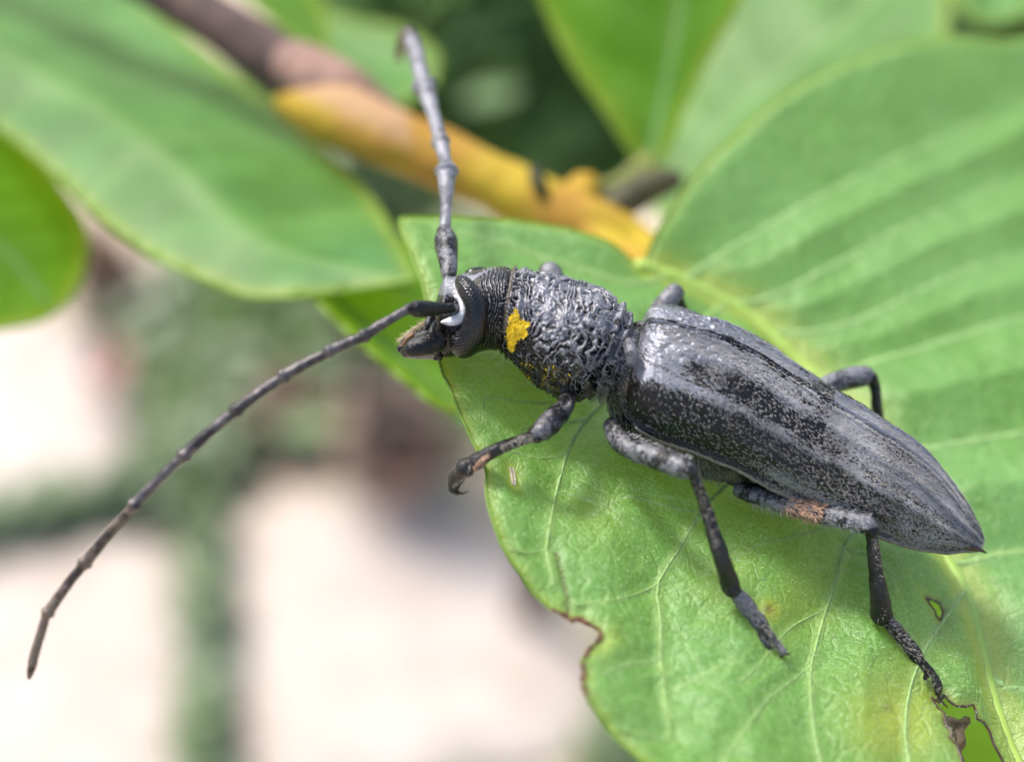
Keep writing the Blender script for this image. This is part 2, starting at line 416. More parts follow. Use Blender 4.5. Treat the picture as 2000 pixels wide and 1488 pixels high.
# ------------------------------------------------------------------ leaves of the branch
def seg_dist(P, poly):
    """distance from 2-D points P to a polyline, arclength fraction and side"""
    best = np.full(len(P), 1e9); par = np.zeros(len(P)); side = np.zeros(len(P)); foot = np.zeros((len(P), 2))
    L = np.r_[0, np.cumsum(np.linalg.norm(np.diff(poly, axis=0), axis=1))]
    for i in range(len(poly) - 1):
        a, b = poly[i], poly[i + 1]; ab = b - a; l2 = ab @ ab + 1e-12
        t = np.clip(((P - a) @ ab) / l2, 0, 1); q = a + t[:, None] * ab; d = np.hypot(*(P - q).T)
        m = d < best; best[m] = d[m]; par[m] = ((L[i] + t * math.sqrt(l2)) / L[-1])[m]; foot[m] = q[m]
        cr = ab[0] * (P[:, 1] - a[1]) - ab[1] * (P[:, 0] - a[0]); side[m] = np.sign(cr)[m]
    return best, par, side, foot
def inside(P, poly):
    x, y = P.T; c = np.zeros(len(P), bool); n = len(poly); j = n - 1
    for i in range(n):
        xi, yi = poly[i]; xj, yj = poly[j]
        if yi != yj: c ^= ((yi > y) != (yj > y)) & (x < (xj - xi) * (y - yi) / (yj - yi) + xi)
        j = i
    return c
class Leaf:
    """a leaf blade over a plane; outline, midrib and veins are laid out in plane coordinates"""
    def __init__(s, P0, n, ax=AX):
        s.P0 = P0; s.n = nrm(n); s.a = nrm(ax - (ax @ s.n) * s.n); s.b = np.cross(s.n, s.a)
    def pc(s, pts):
        pts = np.asarray(pts, float); q = hit(pts[:, 0], pts[:, 1], s.P0, s.n) - s.P0
        return np.stack([q @ s.a, q @ s.b], 1)
    def fit(s, pts, hfun, it=6):
        """plane coordinates of features whose surface point is seen at pts"""
        pts = np.asarray(pts, float); cur = pts.copy()
        for _ in range(it):
            ab = s.pc(cur); x, y = img(s.world(ab, hfun(ab))); cur = cur + .8 * (pts - np.stack([x, y], 1))
        return s.pc(cur)
    def world(s, ab, h): return s.P0 + ab[:, :1] * s.a + ab[:, 1:2] * s.b + h[:, None] * s.n
    def build(s, name, O, spacing, hf, mat, parent, holes=(), afun=None, label=None):
        H = list(holes)
        lo, hi = O.min(0) - spacing * 2, O.max(0) + spacing * 2
        nx, ny = (np.ceil((hi - lo) / spacing)).astype(int) + 1
        gx = lo[0] + np.arange(nx) * spacing; gy = lo[1] + np.arange(ny) * spacing
        G = np.stack(np.meshgrid(gx, gy, indexing='ij'), -1).reshape(-1, 2)
        ins = inside(G, O); dE, par, _, fE = seg_dist(G, np.vstack([O, O[:1]]))
        near = fE.copy(); dn = dE.copy()
        for h in H:
            ih = inside(G, h); dh, _, _, fh = seg_dist(G, np.vstack([h, h[:1]]))
            ins &= ~ih; m = dh < dn; near[m] = fh[m]; dn[m] = dh[m]
        s.edge = dn
        F = gridfaces(nx, ny); cnt = ins[F].sum(1)
        F = F[cnt >= 1]
        mv = ~ins; G2 = G.copy(); G2[mv] = near[mv]
        sn = ins & (dn < spacing * .28); G2[sn] = near[sn]
        dn2 = dn.copy(); dn2[mv] = 0; dn2[sn] = 0
        used = np.unique(F); re = -np.ones(len(G), int); re[used] = np.arange(len(used)); F = re[F]; G2 = G2[used]; dn2 = dn2[used]
        A = {'vein': np.zeros(len(G2)), 'yellow': np.zeros(len(G2)), 'brown': np.zeros(len(G2))}
        hh = hf(G2, dn2, A)
        X = s.world(G2, hh)
        if afun: afun(X, dn2, A)
        s.hf = hf
        return mk(name, X, F, mat, parent, attrs=A, label=label)
    def line(s, pts_ab, lift=0.0):
        A = {k: np.zeros(len(pts_ab)) for k in ('vein', 'yellow', 'brown')}
        return s.world(pts_ab, s.hf(pts_ab, np.full(len(pts_ab), 1.), A) + lift)
    def rim(s, name, pts, r, mat, parent, brown=None, closed=True, edge=True):
        ab = np.asarray(pts)
        if closed: ab = np.vstack([ab, ab[:1]])
        A = {k: np.zeros(len(ab)) for k in ('vein', 'yellow', 'brown')}
        P = s.world(ab, s.hf(ab, np.zeros(len(ab)), A))
        v, f = tube_arrays(P, np.full(len(P), r) * (1 if closed else .7 + .9 * np.abs(noise(P * 22, 5))), 8, cap=not closed, rough=0 if closed else .008, rfreq=60.)
        return mk(name, v, f, mat, parent)

branch = empty("shrub_branch", W(300, -40, -3.2))
tag(branch, 'leafy shrub branch with brown and yellow stem and broad green leaves carrying the beetle', 'branch')

# --- the big leaf under the beetle
ML = Leaf(P0, NL)
left_edge = [(1250, 528), (1238, 512), (1180, 486), (1100, 458), (1000, 434), (900, 419), (830, 418), (782, 430), (775, 450), (786, 490), (803, 540), (822, 600), (843, 680), (862, 745), (884, 812), (903, 868),
             (922, 908), (938, 945), (942, 985), (953, 1030), (968, 1072), (990, 1110), (1018, 1143), (1045, 1172), (1070, 1192), (1092, 1204), (1104, 1208), (1116, 1219), (1130, 1216), (1142, 1222), (1154, 1232), (1165, 1238),
             (1168, 1254), (1160, 1264), (1148, 1272), (1142, 1285), (1133, 1297), (1129, 1318), (1134, 1330), (1130, 1352), (1138, 1376), (1160, 1405), (1190, 1440), (1230, 1482), (1290, 1540), (1380, 1610), (1500, 1690), (1650, 1760), (1850, 1830), (2050, 1880), (2250, 1900)]
right_edge = [(2380, 1700), (2480, 1400), (2530, 1100), (2510, 800), (2440, 520), (2330, 300), (2180, 150), (2080, 110), (2000, 96), (1930, 108), (1850, 104), (1760, 118), (1680, 140), (1580, 180), (1480, 238), (1400, 305), (1340, 368), (1300, 425), (1275, 470), (1262, 505)]
ctrl = np.array(left_edge + right_edge, float)
OUT = []
for i in range(len(ctrl)):
    a, b = ctrl[i], ctrl[(i + 1) % len(ctrl)]; p_, n2 = ctrl[i - 1], ctrl[(i + 2) % len(ctrl)]
    k_ = max(2, int(np.hypot(*(b - a)) / 6))
    for t in np.arange(k_) / k_:
        OUT.append(0.5 * (2 * a + (b - p_) * t + (2 * p_ - 5 * a + 4 * b - n2) * t ** 2 + (3 * a - p_ - 3 * b + n2) * t ** 3))
OUT = np.array(OUT)
# ragged, nibbled stretch
jag = sstep(OUT[:, 1], 1190, 1210) * (1 - sstep(OUT[:, 1], 1340, 1380)) * (OUT[:, 0] < 1300)
OUT[:, 0] += jag * 5.0 * noise(OUT * .16, 3); OUT[:, 1] += jag * 4.0 * noise(OUT * .16, 4)
OUT[:, 0] += 1.6 * noise(OUT * .03, 5)
hole1 = [(1811, 1369), (1825, 1381), (1834, 1368), (1842, 1380), (1854, 1391), (1872, 1393), (1888, 1388), (1896, 1402), (1894, 1414), (1914, 1417), (1929, 1431), (1934, 1457), (1952, 1478), (1965, 1500), (1975, 1540), (1930, 1570), (1890, 1550), (1872, 1510), (1862, 1480), (1857, 1463), (1846, 1450), (1848, 1440), (1837, 1425), (1834, 1402), (1822, 1390)]
hole2 = [(1798, 1181), (1812, 1184), (1826, 1190), (1832, 1206), (1828, 1222), (1820, 1212), (1817, 1203), (1806, 1193)]
hole3 = [(988, 930), (992, 928), (996, 940), (999, 955), (997, 962), (993, 958), (990, 944)]
midrib = spline([(1252, 522), (1310, 540), (1380, 568), (1440, 596), (1485, 625), (1545, 680), (1605, 740), (1690, 850), (1770, 985), (1835, 1090), (1880, 1185), (1915, 1290), (1950, 1390), (1990, 1480), (2060, 1620), (2250, 1895)], 120)
veins = {'r': [[(1330, 548), (1400, 500), (1545, 417), (1789, 293), (2000, 205), (2200, 160)],
               [(1410, 582), (1500, 580), (1600, 534), (1845, 406), (2000, 335), (2250, 240)],
               [(1500, 640), (1600, 640), (1714, 608), (1887, 528), (2000, 490), (2350, 380)],
               [(1600, 735), (1655, 722), (1707, 705), (1825, 672), (2000, 625), (2430, 560)],
               [(1700, 865), (1760, 878), (1810, 873), (2000, 845), (2480, 800)],
               [(1843, 1105), (1890, 1105), (2000, 1078), (2500, 1040)],
               [(1925, 1315), (1965, 1335), (2010, 1342), (2450, 1330)]],
         'l': [[(1310, 540), (1230, 560), (1100, 520), (960, 470), (850, 445)],
               [(1420, 590), (1330, 660), (1230, 740), (1150, 815), (1108, 885), (1087, 955), (1072, 1015), (1062, 1080), (1075, 1150)],
               [(1590, 725), (1500, 860), (1420, 950), (1362, 1010), (1318, 1085), (1288, 1135), (1292, 1210), (1294, 1280), (1300, 1350), (1308, 1440)],
               [(1755, 960), (1690, 1010), (1640, 1080), (1612, 1190), (1583, 1300), (1580, 1380), (1595, 1480), (1640, 1600)],
               [(1870, 1170), (1790, 1290), (1760, 1420), (1790, 1600)]],
         's': [[(1110, 885), (1040, 905), (965, 900)], [(1080, 793), (1000, 796), (945, 795), (932, 815), (930, 850)], [(1288, 1135), (1230, 1165), (1180, 1182), (1120, 1190)], [(1294, 1280), (1230, 1300), (1170, 1325)],
               [(1583, 1300), (1540, 1335), (1490, 1375), (1440, 1440), (1400, 1500)], [(1300, 1350), (1350, 1330), (1420, 1300)], [(1370, 1010), (1300, 1000), (1220, 985), (1150, 1010)], [(1612, 1190), (1540, 1230), (1480, 1300), (1440, 1340)], [(1087, 955), (1160, 990), (1210, 1040)],
               [(1150, 815), (1080, 830), (1010, 850)], [(1640, 1080), (1700, 1110), (1730, 1180)], [(1690, 1010), (1560, 1060), (1450, 1090), (1370, 1130)], [(1308, 1440), (1230, 1440), (1190, 1430)], [(1062, 1080), (1010, 1095), (975, 1080)]]}
mid_ab = ML.pc(midrib)
mid_ext = np.vstack([ML.pc(np.array([(-400., 300.), (900., 412.), (1180., 482.)])), mid_ab])     # for telling the two halves apart
SG = seg_dist(ML.pc([(1900, 300)]), mid_ext)[2][0]
def macro(ab):
    dm = seg_dist(ab, mid_ab)[0]; R = seg_dist(ab, mid_ext)[2] == SG
    h = np.where(R, .08 * (1 - np.exp(-dm / .25)) + .13 * dm - .012 * dm ** 2, .05 * (1 - np.exp(-dm / .3)))
    return h - .10 * np.clip(-ab[:, 1] - 1.1, 0, 9) ** 2 * (~R)
vr = [ML.fit(spline(v, 30), macro) for v in veins['r']]; vl = [ML.fit(spline(v, 30), macro) for v in veins['l']]; vs_ = [ML.fit(spline(v, 16), macro) for v in veins['s']]
OUT_AB = ML.fit(OUT, macro); HOLES = [ML.fit(np.array(h, float), macro) for h in (hole1, hole2, hole3)]
SPOTS = [(1760, 1405, 95, .75), (1502, 1193, 26, .8), (1175, 1250, 30, .5), (1560, 1185, 70, .25), (1420, 1120, 70, .18), (1090, 1195, 26, .4), (1810, 1380, 40, .5), (1900, 1470, 50, .4), (1160, 1010, 60, .15), (935, 925, 30, .35), (1860, 1260, 50, .2)]
slit = ML.fit(np.array([(1083, 1085), (1086, 1105), (1092, 1130), (1098, 1150), (1104, 1172), (1107, 1204)], float), macro)
def main_h(ab, dn, A, smooth=False):
    dm = seg_dist(ab, mid_ab)[0]; R = seg_dist(ab, mid_ext)[2] == SG
    dr = np.min([seg_dist(ab, v)[0] for v in vr], 0); dl = np.min([seg_dist(ab, v)[0] for v in vl], 0); ds = np.min([seg_dist(ab, v)[0] for v in vs_], 0)
    h = macro(ab)
    amp = sstep(dm, 0, .25)
    h = h + np.where(R, .17 * (1 - np.exp(-(dr / .42) ** 1.5)), 0) * amp
    h = h + np.where(~R, .075 * (1 - np.exp(-(dl / .22) ** 1.5)), 0) * amp
    h = h + np.where(~R, .016 * (1 - np.exp(-(ds / .06) ** 2)), .0)
    h = h + np.where(~R, .011 * np.exp(-(dl / .022) ** 2) + .005 * np.exp(-(ds / .014) ** 2), 0)
    # droop towards the viewer, and a soft fall of the margin
    h = h + .05 * noise(ab * .9, 3) + .018 * noise(ab * 3.1, 4)
    if not smooth:
        h = h + .005 * noise(ab * 14, 6) - .03 * np.exp(-(dn / .05) ** 2) * 1.0
    ix, iy = img(ML.world(ab, h))
    fin = fbm(ab * 7, 3, 8)
    v = np.maximum(np.exp(-(dm / .05) ** 2) * .95, np.where(R, np.exp(-(dr / .022) ** 2) * .3, np.exp(-(dl / .024) ** 2) * .85))
    v = np.maximum(v, np.where(R, 0, np.exp(-(ds / .014) ** 2) * .55))
    A['vein'][:] = np.clip(v, 0, 1)
    y = np.zeros(len(ab))
    for (sx, sy, r, s_) in SPOTS:
        y = np.maximum(y, s_ * np.exp(-(((ix - sx) ** 2 + (iy - sy) ** 2) / r ** 2) * (1 + .5 * fin)))
    y = np.maximum(y, .55 * np.exp(-(dn / .035) ** 1.3)); y = np.maximum(y, np.where(dm < .3, .8 * np.exp(-(dm / .12) ** 2), 0))
    A['yellow'][:] = np.clip(y, 0, 1)
    b = np.exp(-(((ix - 1502) ** 2 + (iy - 1190) ** 2) / 9 ** 2)) * .8
    b = np.maximum(b, .7 * np.exp(-(((ix - 1165) ** 2 + (iy - 1425) ** 2) / 9 ** 2)) * 0)
    b = np.maximum(b, .5 * np.exp(-(((ix - 1733) ** 2 + (iy - 1380) ** 2) / 8 ** 2)))
    b = np.maximum(b, .45 * np.exp(-(((ix - 1835) ** 2 + (iy - 1232) ** 2) / 9 ** 2)))
    nib = sstep(iy, 1190, 1206) * (1 - sstep(iy, 1365, 1385)) * (ix < 1200)
    b = np.maximum(b, nib * np.exp(-(dn / .010) ** 2))
    nearh = (ix > 1780) & (iy > 1160)
    b = np.maximum(b, nearh * np.exp(-(dn / .018) ** 2) * (.4 + .6 * (fin > 0)))
    dsl = seg_dist(ab, slit)[0]; b = np.maximum(b, .85 * np.exp(-(dsl / .009) ** 2) * (fin > -.25)); h = h - .014 * np.exp(-(dsl / .012) ** 2)
    A['brown'][:] = np.clip(b, 0, 1)
    return h
leafo = ML.build("leaf", OUT_AB, .0165, main_h, MAIN_LEAF, branch, holes=HOLES, label='broad green leaf with nibbled edge and brown rimmed holes under the beetle')
me_ = leafo.data
LV = np.zeros(len(me_.vertices) * 3); me_.vertices.foreach_get("co", LV); LV = LV.reshape(-1, 3) + wloc(branch)
LEAF_BVH = BVHTree.FromPolygons([Vector(v) for v in LV], [tuple(p.vertices) for p in me_.polygons])
def leaf_at(px, py):
    r = Vector(W(px, py, 0.) - CAM).normalized(); q = LEAF_BVH.ray_cast(Vector(CAM), r)
    return (np.array(q[0]), np.array(q[1])) if q[0] is not None else (None, None)
ML.rim("leaf_margin", OUT_AB, .0075, MARGIN, leafo)
ML.rim("hole_rim", HOLES[0], .006, CLAW, leafo); ML.rim("hole_rim", HOLES[1], .005, CLAW, leafo)
ML.rim("scar_rim", HOLES[2], .006, plain("scar_pale", (.42, .36, .28), .8, .4, 60), leafo)
nibm = (OUT[:, 1] > 1192) & (OUT[:, 1] < 1372) & (OUT[:, 0] < 1190)
ML.rim("chewed_rim", OUT_AB[nibm], .0095, plain("chewed_brown", (.12, .05, .022), .7, .7, 45, .004), leafo, closed=False)
# the midrib and the main side veins as raised cords
VEINM = leaf_mat("vein_cord", (.30, .47, .09), (.34, .48, .08), rough=.5, trans=.05, tcol=(.4, .5, .08), fine=False)
VEINB = leaf_mat('vein_back', (.16, .34, .09), (.15, .32, .07), rough=.5, trans=.2, fine=False)
VEINV = leaf_mat('vein_low', (.32, .50, .17), (.29, .47, .13), rough=.5, trans=.15)
def cord(L_, ab, r0, r1, name, parent, mat, lift=0.0):
    P = L_.line(ab, lift); v, f = tube_arrays(P, np.linspace(r0, r1, len(P)), 8); return mk(name, v, f, mat, parent)
cord(ML, mid_ab, .05, .03, "midrib", leafo, VEINM, -.025)
for v in vr: cord(ML, v, .026, .018, "side_vein", leafo, VEINV, -.019)
for v in vl: cord(ML, v, .0085, .006, "side_vein", leafo, VEINV, -.003)
for v in vs_: cord(ML, v, .005, .0035, "small_vein", leafo, VEINV, -.0025)

# --- generic softer leaves behind
def back_leaf(outline, pts3, midl, mat, label, fold=.25, curl=0., nv=7, q=.06, spacing=.06, vw=.05, extra=None, margin=True, swap=False, vang=.7, cordr=.045):
    A_, B_, C_ = [W(p[0], p[1], FOC - p[2]) for p in pts3]
    n = nrm(np.cross(B_ - A_, C_ - A_)); n = n if n @ CZ > 0 else -n
    L = Leaf(A_, n); m_ab = L.pc(spline(midl, 40)); length = np.linalg.norm(m_ab[-1] - m_ab[0])
    O_px = spline(np.array(outline, float), len(outline) * 10, closed=True)[:-1]
    ax_ = (m_ab[-1] - m_ab[0]) / length
    def hf(ab, dn, A, smooth=False):
        dm, par, side, _ = seg_dist(ab, m_ab)
        h = fold * dm * (1 if not swap else -1) + .06 * noise(ab * .8, 3) + .02 * noise(ab * 2.4, 5)
        u = ((ab - m_ab[0]) @ ax_ - dm * vang) / length * nv
        ph = np.abs(u - np.round(u)) * 2
        h = h + q * (1 - np.exp(-(ph / .5) ** 2)) * sstep(dm, 0, .3)
        h = h + curl * np.exp(-(dn / .35) ** 2)
        if extra: h = h + extra(L, ab, dm, side)
        A['vein'][:] = np.clip(np.maximum(np.exp(-(dm / vw) ** 2) * .4, .14 * np.exp(-(ph / .12) ** 2)), 0, 1)
        A['yellow'][:] = .5 * np.exp(-(dn / .06) ** 2)
        return h
    def hsm(ab): return hf(ab, np.full(len(ab), .4), {k: np.zeros(len(ab)) for k in ('vein', 'yellow', 'brown')}, True)
    O = L.fit(O_px, hsm)
    o = L.build("leaf", O, spacing, hf, mat, branch, label=label)
    if margin: L.rim("leaf_margin", O, .014, MARGIN, o)
    cord(L, m_ab, cordr, cordr * .45, "midrib", o, VEINB, -.02)
    return o
# upper left leaf, its free edge running to the main leaf
back_leaf([(-260, 60), (-60, 215), (0, 262), (60, 308), (120, 362), (200, 440), (300, 512), (400, 558), (470, 586), (520, 592), (600, 588), (700, 576), (790, 563), (815, 556), (800, 530), (770, 470), (720, 390), (650, 320), (585, 262), (500, 190), (400, 110), (300, 25), (230, -60), (150, -180), (100, -240), (-150, -150)],
          [(0, 262, 11.2), (790, 560, 9.9), (500, 120, 11.9)], [(-260, -60), (0, 95), (200, 218), (340, 330), (470, 440), (620, 505), (815, 556)], LEAF_PALE,
          'large pale green leaf at upper left with a bright yellow green edge', fold=.30, curl=.06, nv=5, q=.02, vang=.3, swap=True, cordr=.02)
# leaf at the far left
back_leaf([(-300, 100), (-100, 180), (60, 300), (160, 430), (165, 520), (120, 600), (40, 636), (-120, 640), (-320, 560), (-420, 300)],
          [(0, 300, 11.6), (160, 450, 11.6), (20, 630, 11.0)], [(-400, 180), (-200, 350), (0, 480), (100, 600)], LEAF_DEEP,
          'deep yellow green leaf at the left edge below the large pale leaf', fold=-.1, q=.03)
# leaf behind the head
back_leaf([(600, 560), (700, 500), (830, 470), (950, 560), (980, 700), (960, 800), (870, 800), (800, 752), (700, 668), (630, 600)],
          [(640, 590, 10.2), (860, 560, 11.0), (860, 790, 9.9)], [(560, 520), (660, 600), (760, 690), (850, 775), (900, 830)], LEAF_DEEP,
          'small deep green leaf with a pale midrib behind the beetle head', fold=.3, q=.02, vw=.09)
# top centre leaf
back_leaf([(1270, 330), (1235, 300), (1180, 215), (1120, 130), (1075, 40), (1040, -60), (1060, -200), (1250, -300), (1450, -220), (1490, -100), (1440, 10), (1395, 90), (1345, 190), (1300, 300)],
          [(1270, 330, 11.6), (1060, 0, 12.2), (1440, 0, 11.3)], [(1275, 328), (1295, 200), (1320, 60), (1330, -120), (1300, -290)], LEAF_DEEP,
          'deep green leaf hanging point down at top centre', fold=.30, nv=5, q=.03)
# pale leaf behind the right half
back_leaf([(1290, 420), (1275, 330), (1330, 200), (1400, 60), (1450, -60), (1600, -160), (1780, -120), (1848, -20), (1850, 60), (1838, 130), (1800, 240), (1650, 380), (1450, 460)],
          [(1350, 330, 14.0), (1450, 0, 14.8), (1840, 40, 13.6)], [(1290, 420), (1420, 250), (1560, 120), (1700, 0), (1780, -120)], LEAF_PALE,
          'pale mint leaf behind the right half of the broad leaf', fold=.12, nv=5, q=.035)
# corner leaf
back_leaf([(1860, -20), (1880, 20), (1925, 45), (1980, 38), (2060, -10), (2150, -120), (2000, -240), (1850, -140)],
          [(1900, 30, 13.2), (2050, 0, 13.2), (1950, -150, 14.4)], [(1950, 42), (1970, -60), (1990, -230)], LEAF_PALE,
          'small pale leaf tip in the top right corner', fold=.2, q=.03)
# two leaves behind the stem
back_leaf([(630, 30), (700, 42), (790, 60), (850, 110), (830, 175), (760, 210), (700, 190), (640, 150), (590, 90)],
          [(640, 60, 14.6), (800, 80, 14.6), (760, 180, 13.7)], [(560, 30), (680, 100), (850, 170)], LEAF_PALE, 'bright green leaf between brown stem and far antenna', q=.02)
back_leaf([(430, -80), (520, -90), (610, -20), (640, 50), (640, 110), (590, 95), (520, 30), (450, -30)],
          [(480, -20, 13.2), (620, 40, 13.4), (600, 90, 12.9)], [(430, -80), (540, 0), (635, 100)], LEAF_DEEP, 'narrow deep green leaf on top of the brown stem', q=.02)
# leaf seen through the holes
back_leaf([(1350, 1180), (1500, 1100), (1800, 1080), (2100, 1150), (2300, 1400), (2200, 1800), (1900, 1900), (1600, 1750), (1450, 1500)],
          [(1500, 1250, 9.9), (2000, 1250, 10.0), (1850, 1480, 9.3)], [(1400, 1150), (1700, 1350), (1900, 1600), (2100, 1850)], leaf_mat('leaf_under', (.12, .30, .05), (.10, .26, .04), rough=.5, trans=.4, tcol=(.3, .6, .03), fine=False),
          'green leaf lying below, seen through the chewed holes', fold=.05, q=.04, margin=False)

# --- stems
def stem(name, pts, mat, parent, rough=.02, attr=None, seg=20, flat=None):
    pts = np.asarray(pts, float); S = spline(pts[:, :4], 60)
    P = W(S[:, 0], S[:, 1], FOC - S[:, 2]); R = S[:, 3] / 2 * K * S[:, 2] / FOC
    v, f = tube_arrays(P, R, seg, flat, rough, 3, rfreq=3.)
    ix, iy = img(v)
    return mk(name, v, f, mat, parent, attrs={'tan': attr(ix, iy) if attr else np.zeros(len(v))})
stem("brown_stem", [(-300, -420, 12.8, 88), (60, -170, 12.2, 90), (330, -15, 11.8, 98), (440, 55, 11.6, 104), (530, 115, 11.5, 112), (600, 165, 11.4, 112), (650, 195, 11.4, 90)], BARK, branch, .03)
stem("node", [(575, 130, 11.35, 96), (640, 165, 11.3, 112), (700, 200, 11.3, 104), (745, 225, 11.3, 80)], plain("node_tan", (.26, .15, .11), .7, .3, 4, .01), branch, .04)
stem("yellow_stem", [(570, 200, 11.4, 70), (650, 225, 11.2, 122), (760, 270, 11.0, 124), (880, 322, 10.9, 118), (980, 365, 10.8, 112), (1080, 415, 10.7, 120), (1160, 450, 10.6, 112), (1240, 480, 10.5, 84), (1275, 505, 10.3, 60)], STEM_Y, branch, .03,
     attr=lambda x, y: sstep(-(y - (x - 600) * .48 - 215), 10, 40) * (x < 800) * .9)
stem("broken_stub", [(1110, 430, 10.7, 70), (1125, 395, 10.8, 74), (1140, 372, 10.9, 70)], STEM_Y, branch, .03)
stem("dark_scar", [(1045, 335, 10.55, 22), (1052, 358, 10.5, 26), (1058, 380, 10.5, 16)], plain("scar_dark", (.03, .035, .015), .8, .3, 5), branch, .01)
stem("petiole", [(1130, 385, 11.1, 40), (1180, 372, 11.2, 42), (1230, 350, 11.4, 44), (1262, 325, 11.6, 48), (1275, 290, 11.7, 40)], plain("petiole_green", (.17, .19, .05), .5, .4, 3), branch, .02)
stem("bud_scale", [(1170, 415, 11.0, 44), (1215, 395, 11.0, 66), (1260, 370, 11.1, 60), (1320, 350, 11.2, 34)], plain("bud_dark", (.07, .065, .03), .7, .5, 3), branch, .05)
stem("leaf_scar", [(1180, 432, 10.7, 30), (1215, 440, 10.7, 46), (1250, 448, 10.7, 26)], plain("scar_pink", (.34, .16, .11), .7, .4, 4), branch, .02)
stem("petiole", [(1150, 455, 10.5, 56), (1215, 488, 10.3, 50), (1262, 520, 10.05, 42), (1300, 540, 9.9, 30)], STEM_Y, branch, .01)

# ------------------------------------------------------------------ the beetle
bee = empty("longhorn_beetle", P0 + 0 * NL)
tag(bee, 'grey black longhorn beetle with long antennae and a yellow spot, standing on the broad leaf', 'beetle')
def frame_rings(top, bot, r):
    """rings from upper and lower silhouette points; r = width / height of the section"""
    top = W(top[:, 0], top[:, 1]); bot = W(bot[:, 0], bot[:, 1])
    c = (top + bot) / 2; Eh = np.linalg.norm(top - bot, axis=1) / 2; v = nrm(top - bot)
    u = math.cos(E) * v + math.sin(E) * CZ; s = math.cos(E) * CZ - math.sin(E) * v
    h = Eh / np.sqrt(math.cos(E) ** 2 + (r * math.sin(E)) ** 2)
    return c, u, s, h, r * h
# trunk: head, neck, pronotum, thorax and abdomen as one surface
ST = np.array([  # top x,y  bottom x,y  aspect
    (779, 676, 783, 686, .8), (784, 664, 787, 694, .85), (800, 648, 800, 699, .9), (824, 630, 816, 701, .95), (846, 606, 838, 702, 1.0), (862, 566, 858, 699, 1.05), (880, 548, 880, 697, 1.1), (902, 535, 900, 693, 1.1),
    (930, 527, 925, 690, 1.05), (958, 523, 951, 684, 1.0), (985, 521, 966, 684, 1.0), (1003, 522, 977, 688, 1.0), (1030, 524, 992, 703, 1.02), (1060, 530, 1012, 722, 1.05), (1095, 536, 1036, 742, 1.08), (1130, 544, 1062, 760, 1.1),
    (1163, 555, 1092, 777, 1.08), (1192, 572, 1122, 781, 1.04), (1212, 592, 1150, 776, 1.0), (1228, 612, 1168, 774, .97), (1244, 634, 1182, 782, .92), (1262, 655, 1190, 806, .88), (1290, 668, 1204, 846, .85), (1330, 672, 1232, 872, .82), (1400, 690, 1298, 903, .8),
    (1470, 722, 1370, 930, .8), (1540, 765, 1440, 950, .8), (1610, 812, 1520, 972, .8), (1680, 862, 1600, 995, .8), (1745, 908, 1672, 1018, .8), (1805, 958, 1745, 1043, .8), (1850, 1005, 1812, 1062, .8), (1880, 1035, 1862, 1068, .8)], float)
S = spline(ST, 3000); NTR, NTH = 760, 440
dens = np.where((S[:, 0] + S[:, 2]) / 2 < 1205, 2.4, 1.0); cdf = np.cumsum(dens); cdf = (cdf - cdf[0]) / (cdf[-1] - cdf[0])
S = S[np.clip(np.searchsorted(cdf, np.linspace(0, 1, NTR)), 0, 2999)]
c, u, s_, h_, w_ = frame_rings(S[:, 0:2], S[:, 2:4], S[:, 4])
cx = (S[:, 0] + S[:, 2]) / 2                                   # station by picture x of the axis
th = np.linspace(0, 2 * math.pi, NTH, endpoint=False)
ct, st_ = np.cos(th), np.sin(th)
X = c[:, None] + (h_[:, None] * ct)[..., None] * u[:, None] + (w_[:, None] * st_)[..., None] * s_[:, None]
NX = nrm((ct[None] / h_[:, None])[..., None] * u[:, None] + (st_[None] / w_[:, None])[..., None] * s_[:, None])
arc = np.cumsum(np.r_[0, np.linalg.norm(np.diff(c, axis=0), axis=1)])
rr = (h_ + w_) / 2
Pl = np.stack([np.broadcast_to(arc[:, None], (NTR, NTH)), rr[:, None] * np.cos(th)[None], rr[:, None] * np.sin(th)[None]], -1)   # unrolled coords
cxx = np.broadcast_to(cx[:, None], (NTR, NTH))
D = np.zeros((NTR, NTH))
pro = sstep(cxx, 975, 1010) * (1 - sstep(cxx, 1196, 1212))     # pronotum
wp = Pl + .030 * np.stack([noise(Pl * 18 + 5 * k, 20 + k) for k in range(3)], -1) * 1.4
bandw = sstep(cxx, 1100, 1140) * sstep(st_[None] * np.ones_like(D), .1, .5)
g1 = Pl[..., 0] + .12 * noise(Pl * 5.2, 130) + .050 * noise(Pl * 15, 131) + .016 * noise(Pl * 42, 33)
g2 = Pl[..., 0] + .09 * noise(Pl * 4.5, 134) + .045 * noise(Pl * 14, 135) + .014 * noise(Pl * 40, 36)
rA = np.sin(2 * math.pi * 28 * g1); rB = np.sin(2 * math.pi * 21 * g2)
brk = np.clip(.8 + 1.7 * noise(Pl * 24, 37), .05, 1.1)            # ridges break up into short worms
ridge = ((1 - bandw) * rA + bandw * rB) * brk
D += pro * ((.0058 + .0075 * bandw) * ridge + .012 * noise(Pl * 6, 40) + .008 * noise(Pl * 24, 42) - .010 * np.clip(noise(Pl * 34, 43) - .35, 0, 1))
D += pro * .003 * noise(Pl * 90, 41)
# collar at the front of the pronotum and rings at its base
for x0, a_, wd in ((986, -.012, 4), (992, .010, 3), (999, -.008, 3), (1006, .008, 3.5), (1014, -.006, 3), (1176, -.016, 6), (1186, .014, 4.5), (1194, -.016, 4), (1201, .010, 3.5), (1208, -.016, 5)):
    D += a_ * np.exp(-((cxx + 4 * noise(Pl * 6, 3) - x0) / wd) ** 2)
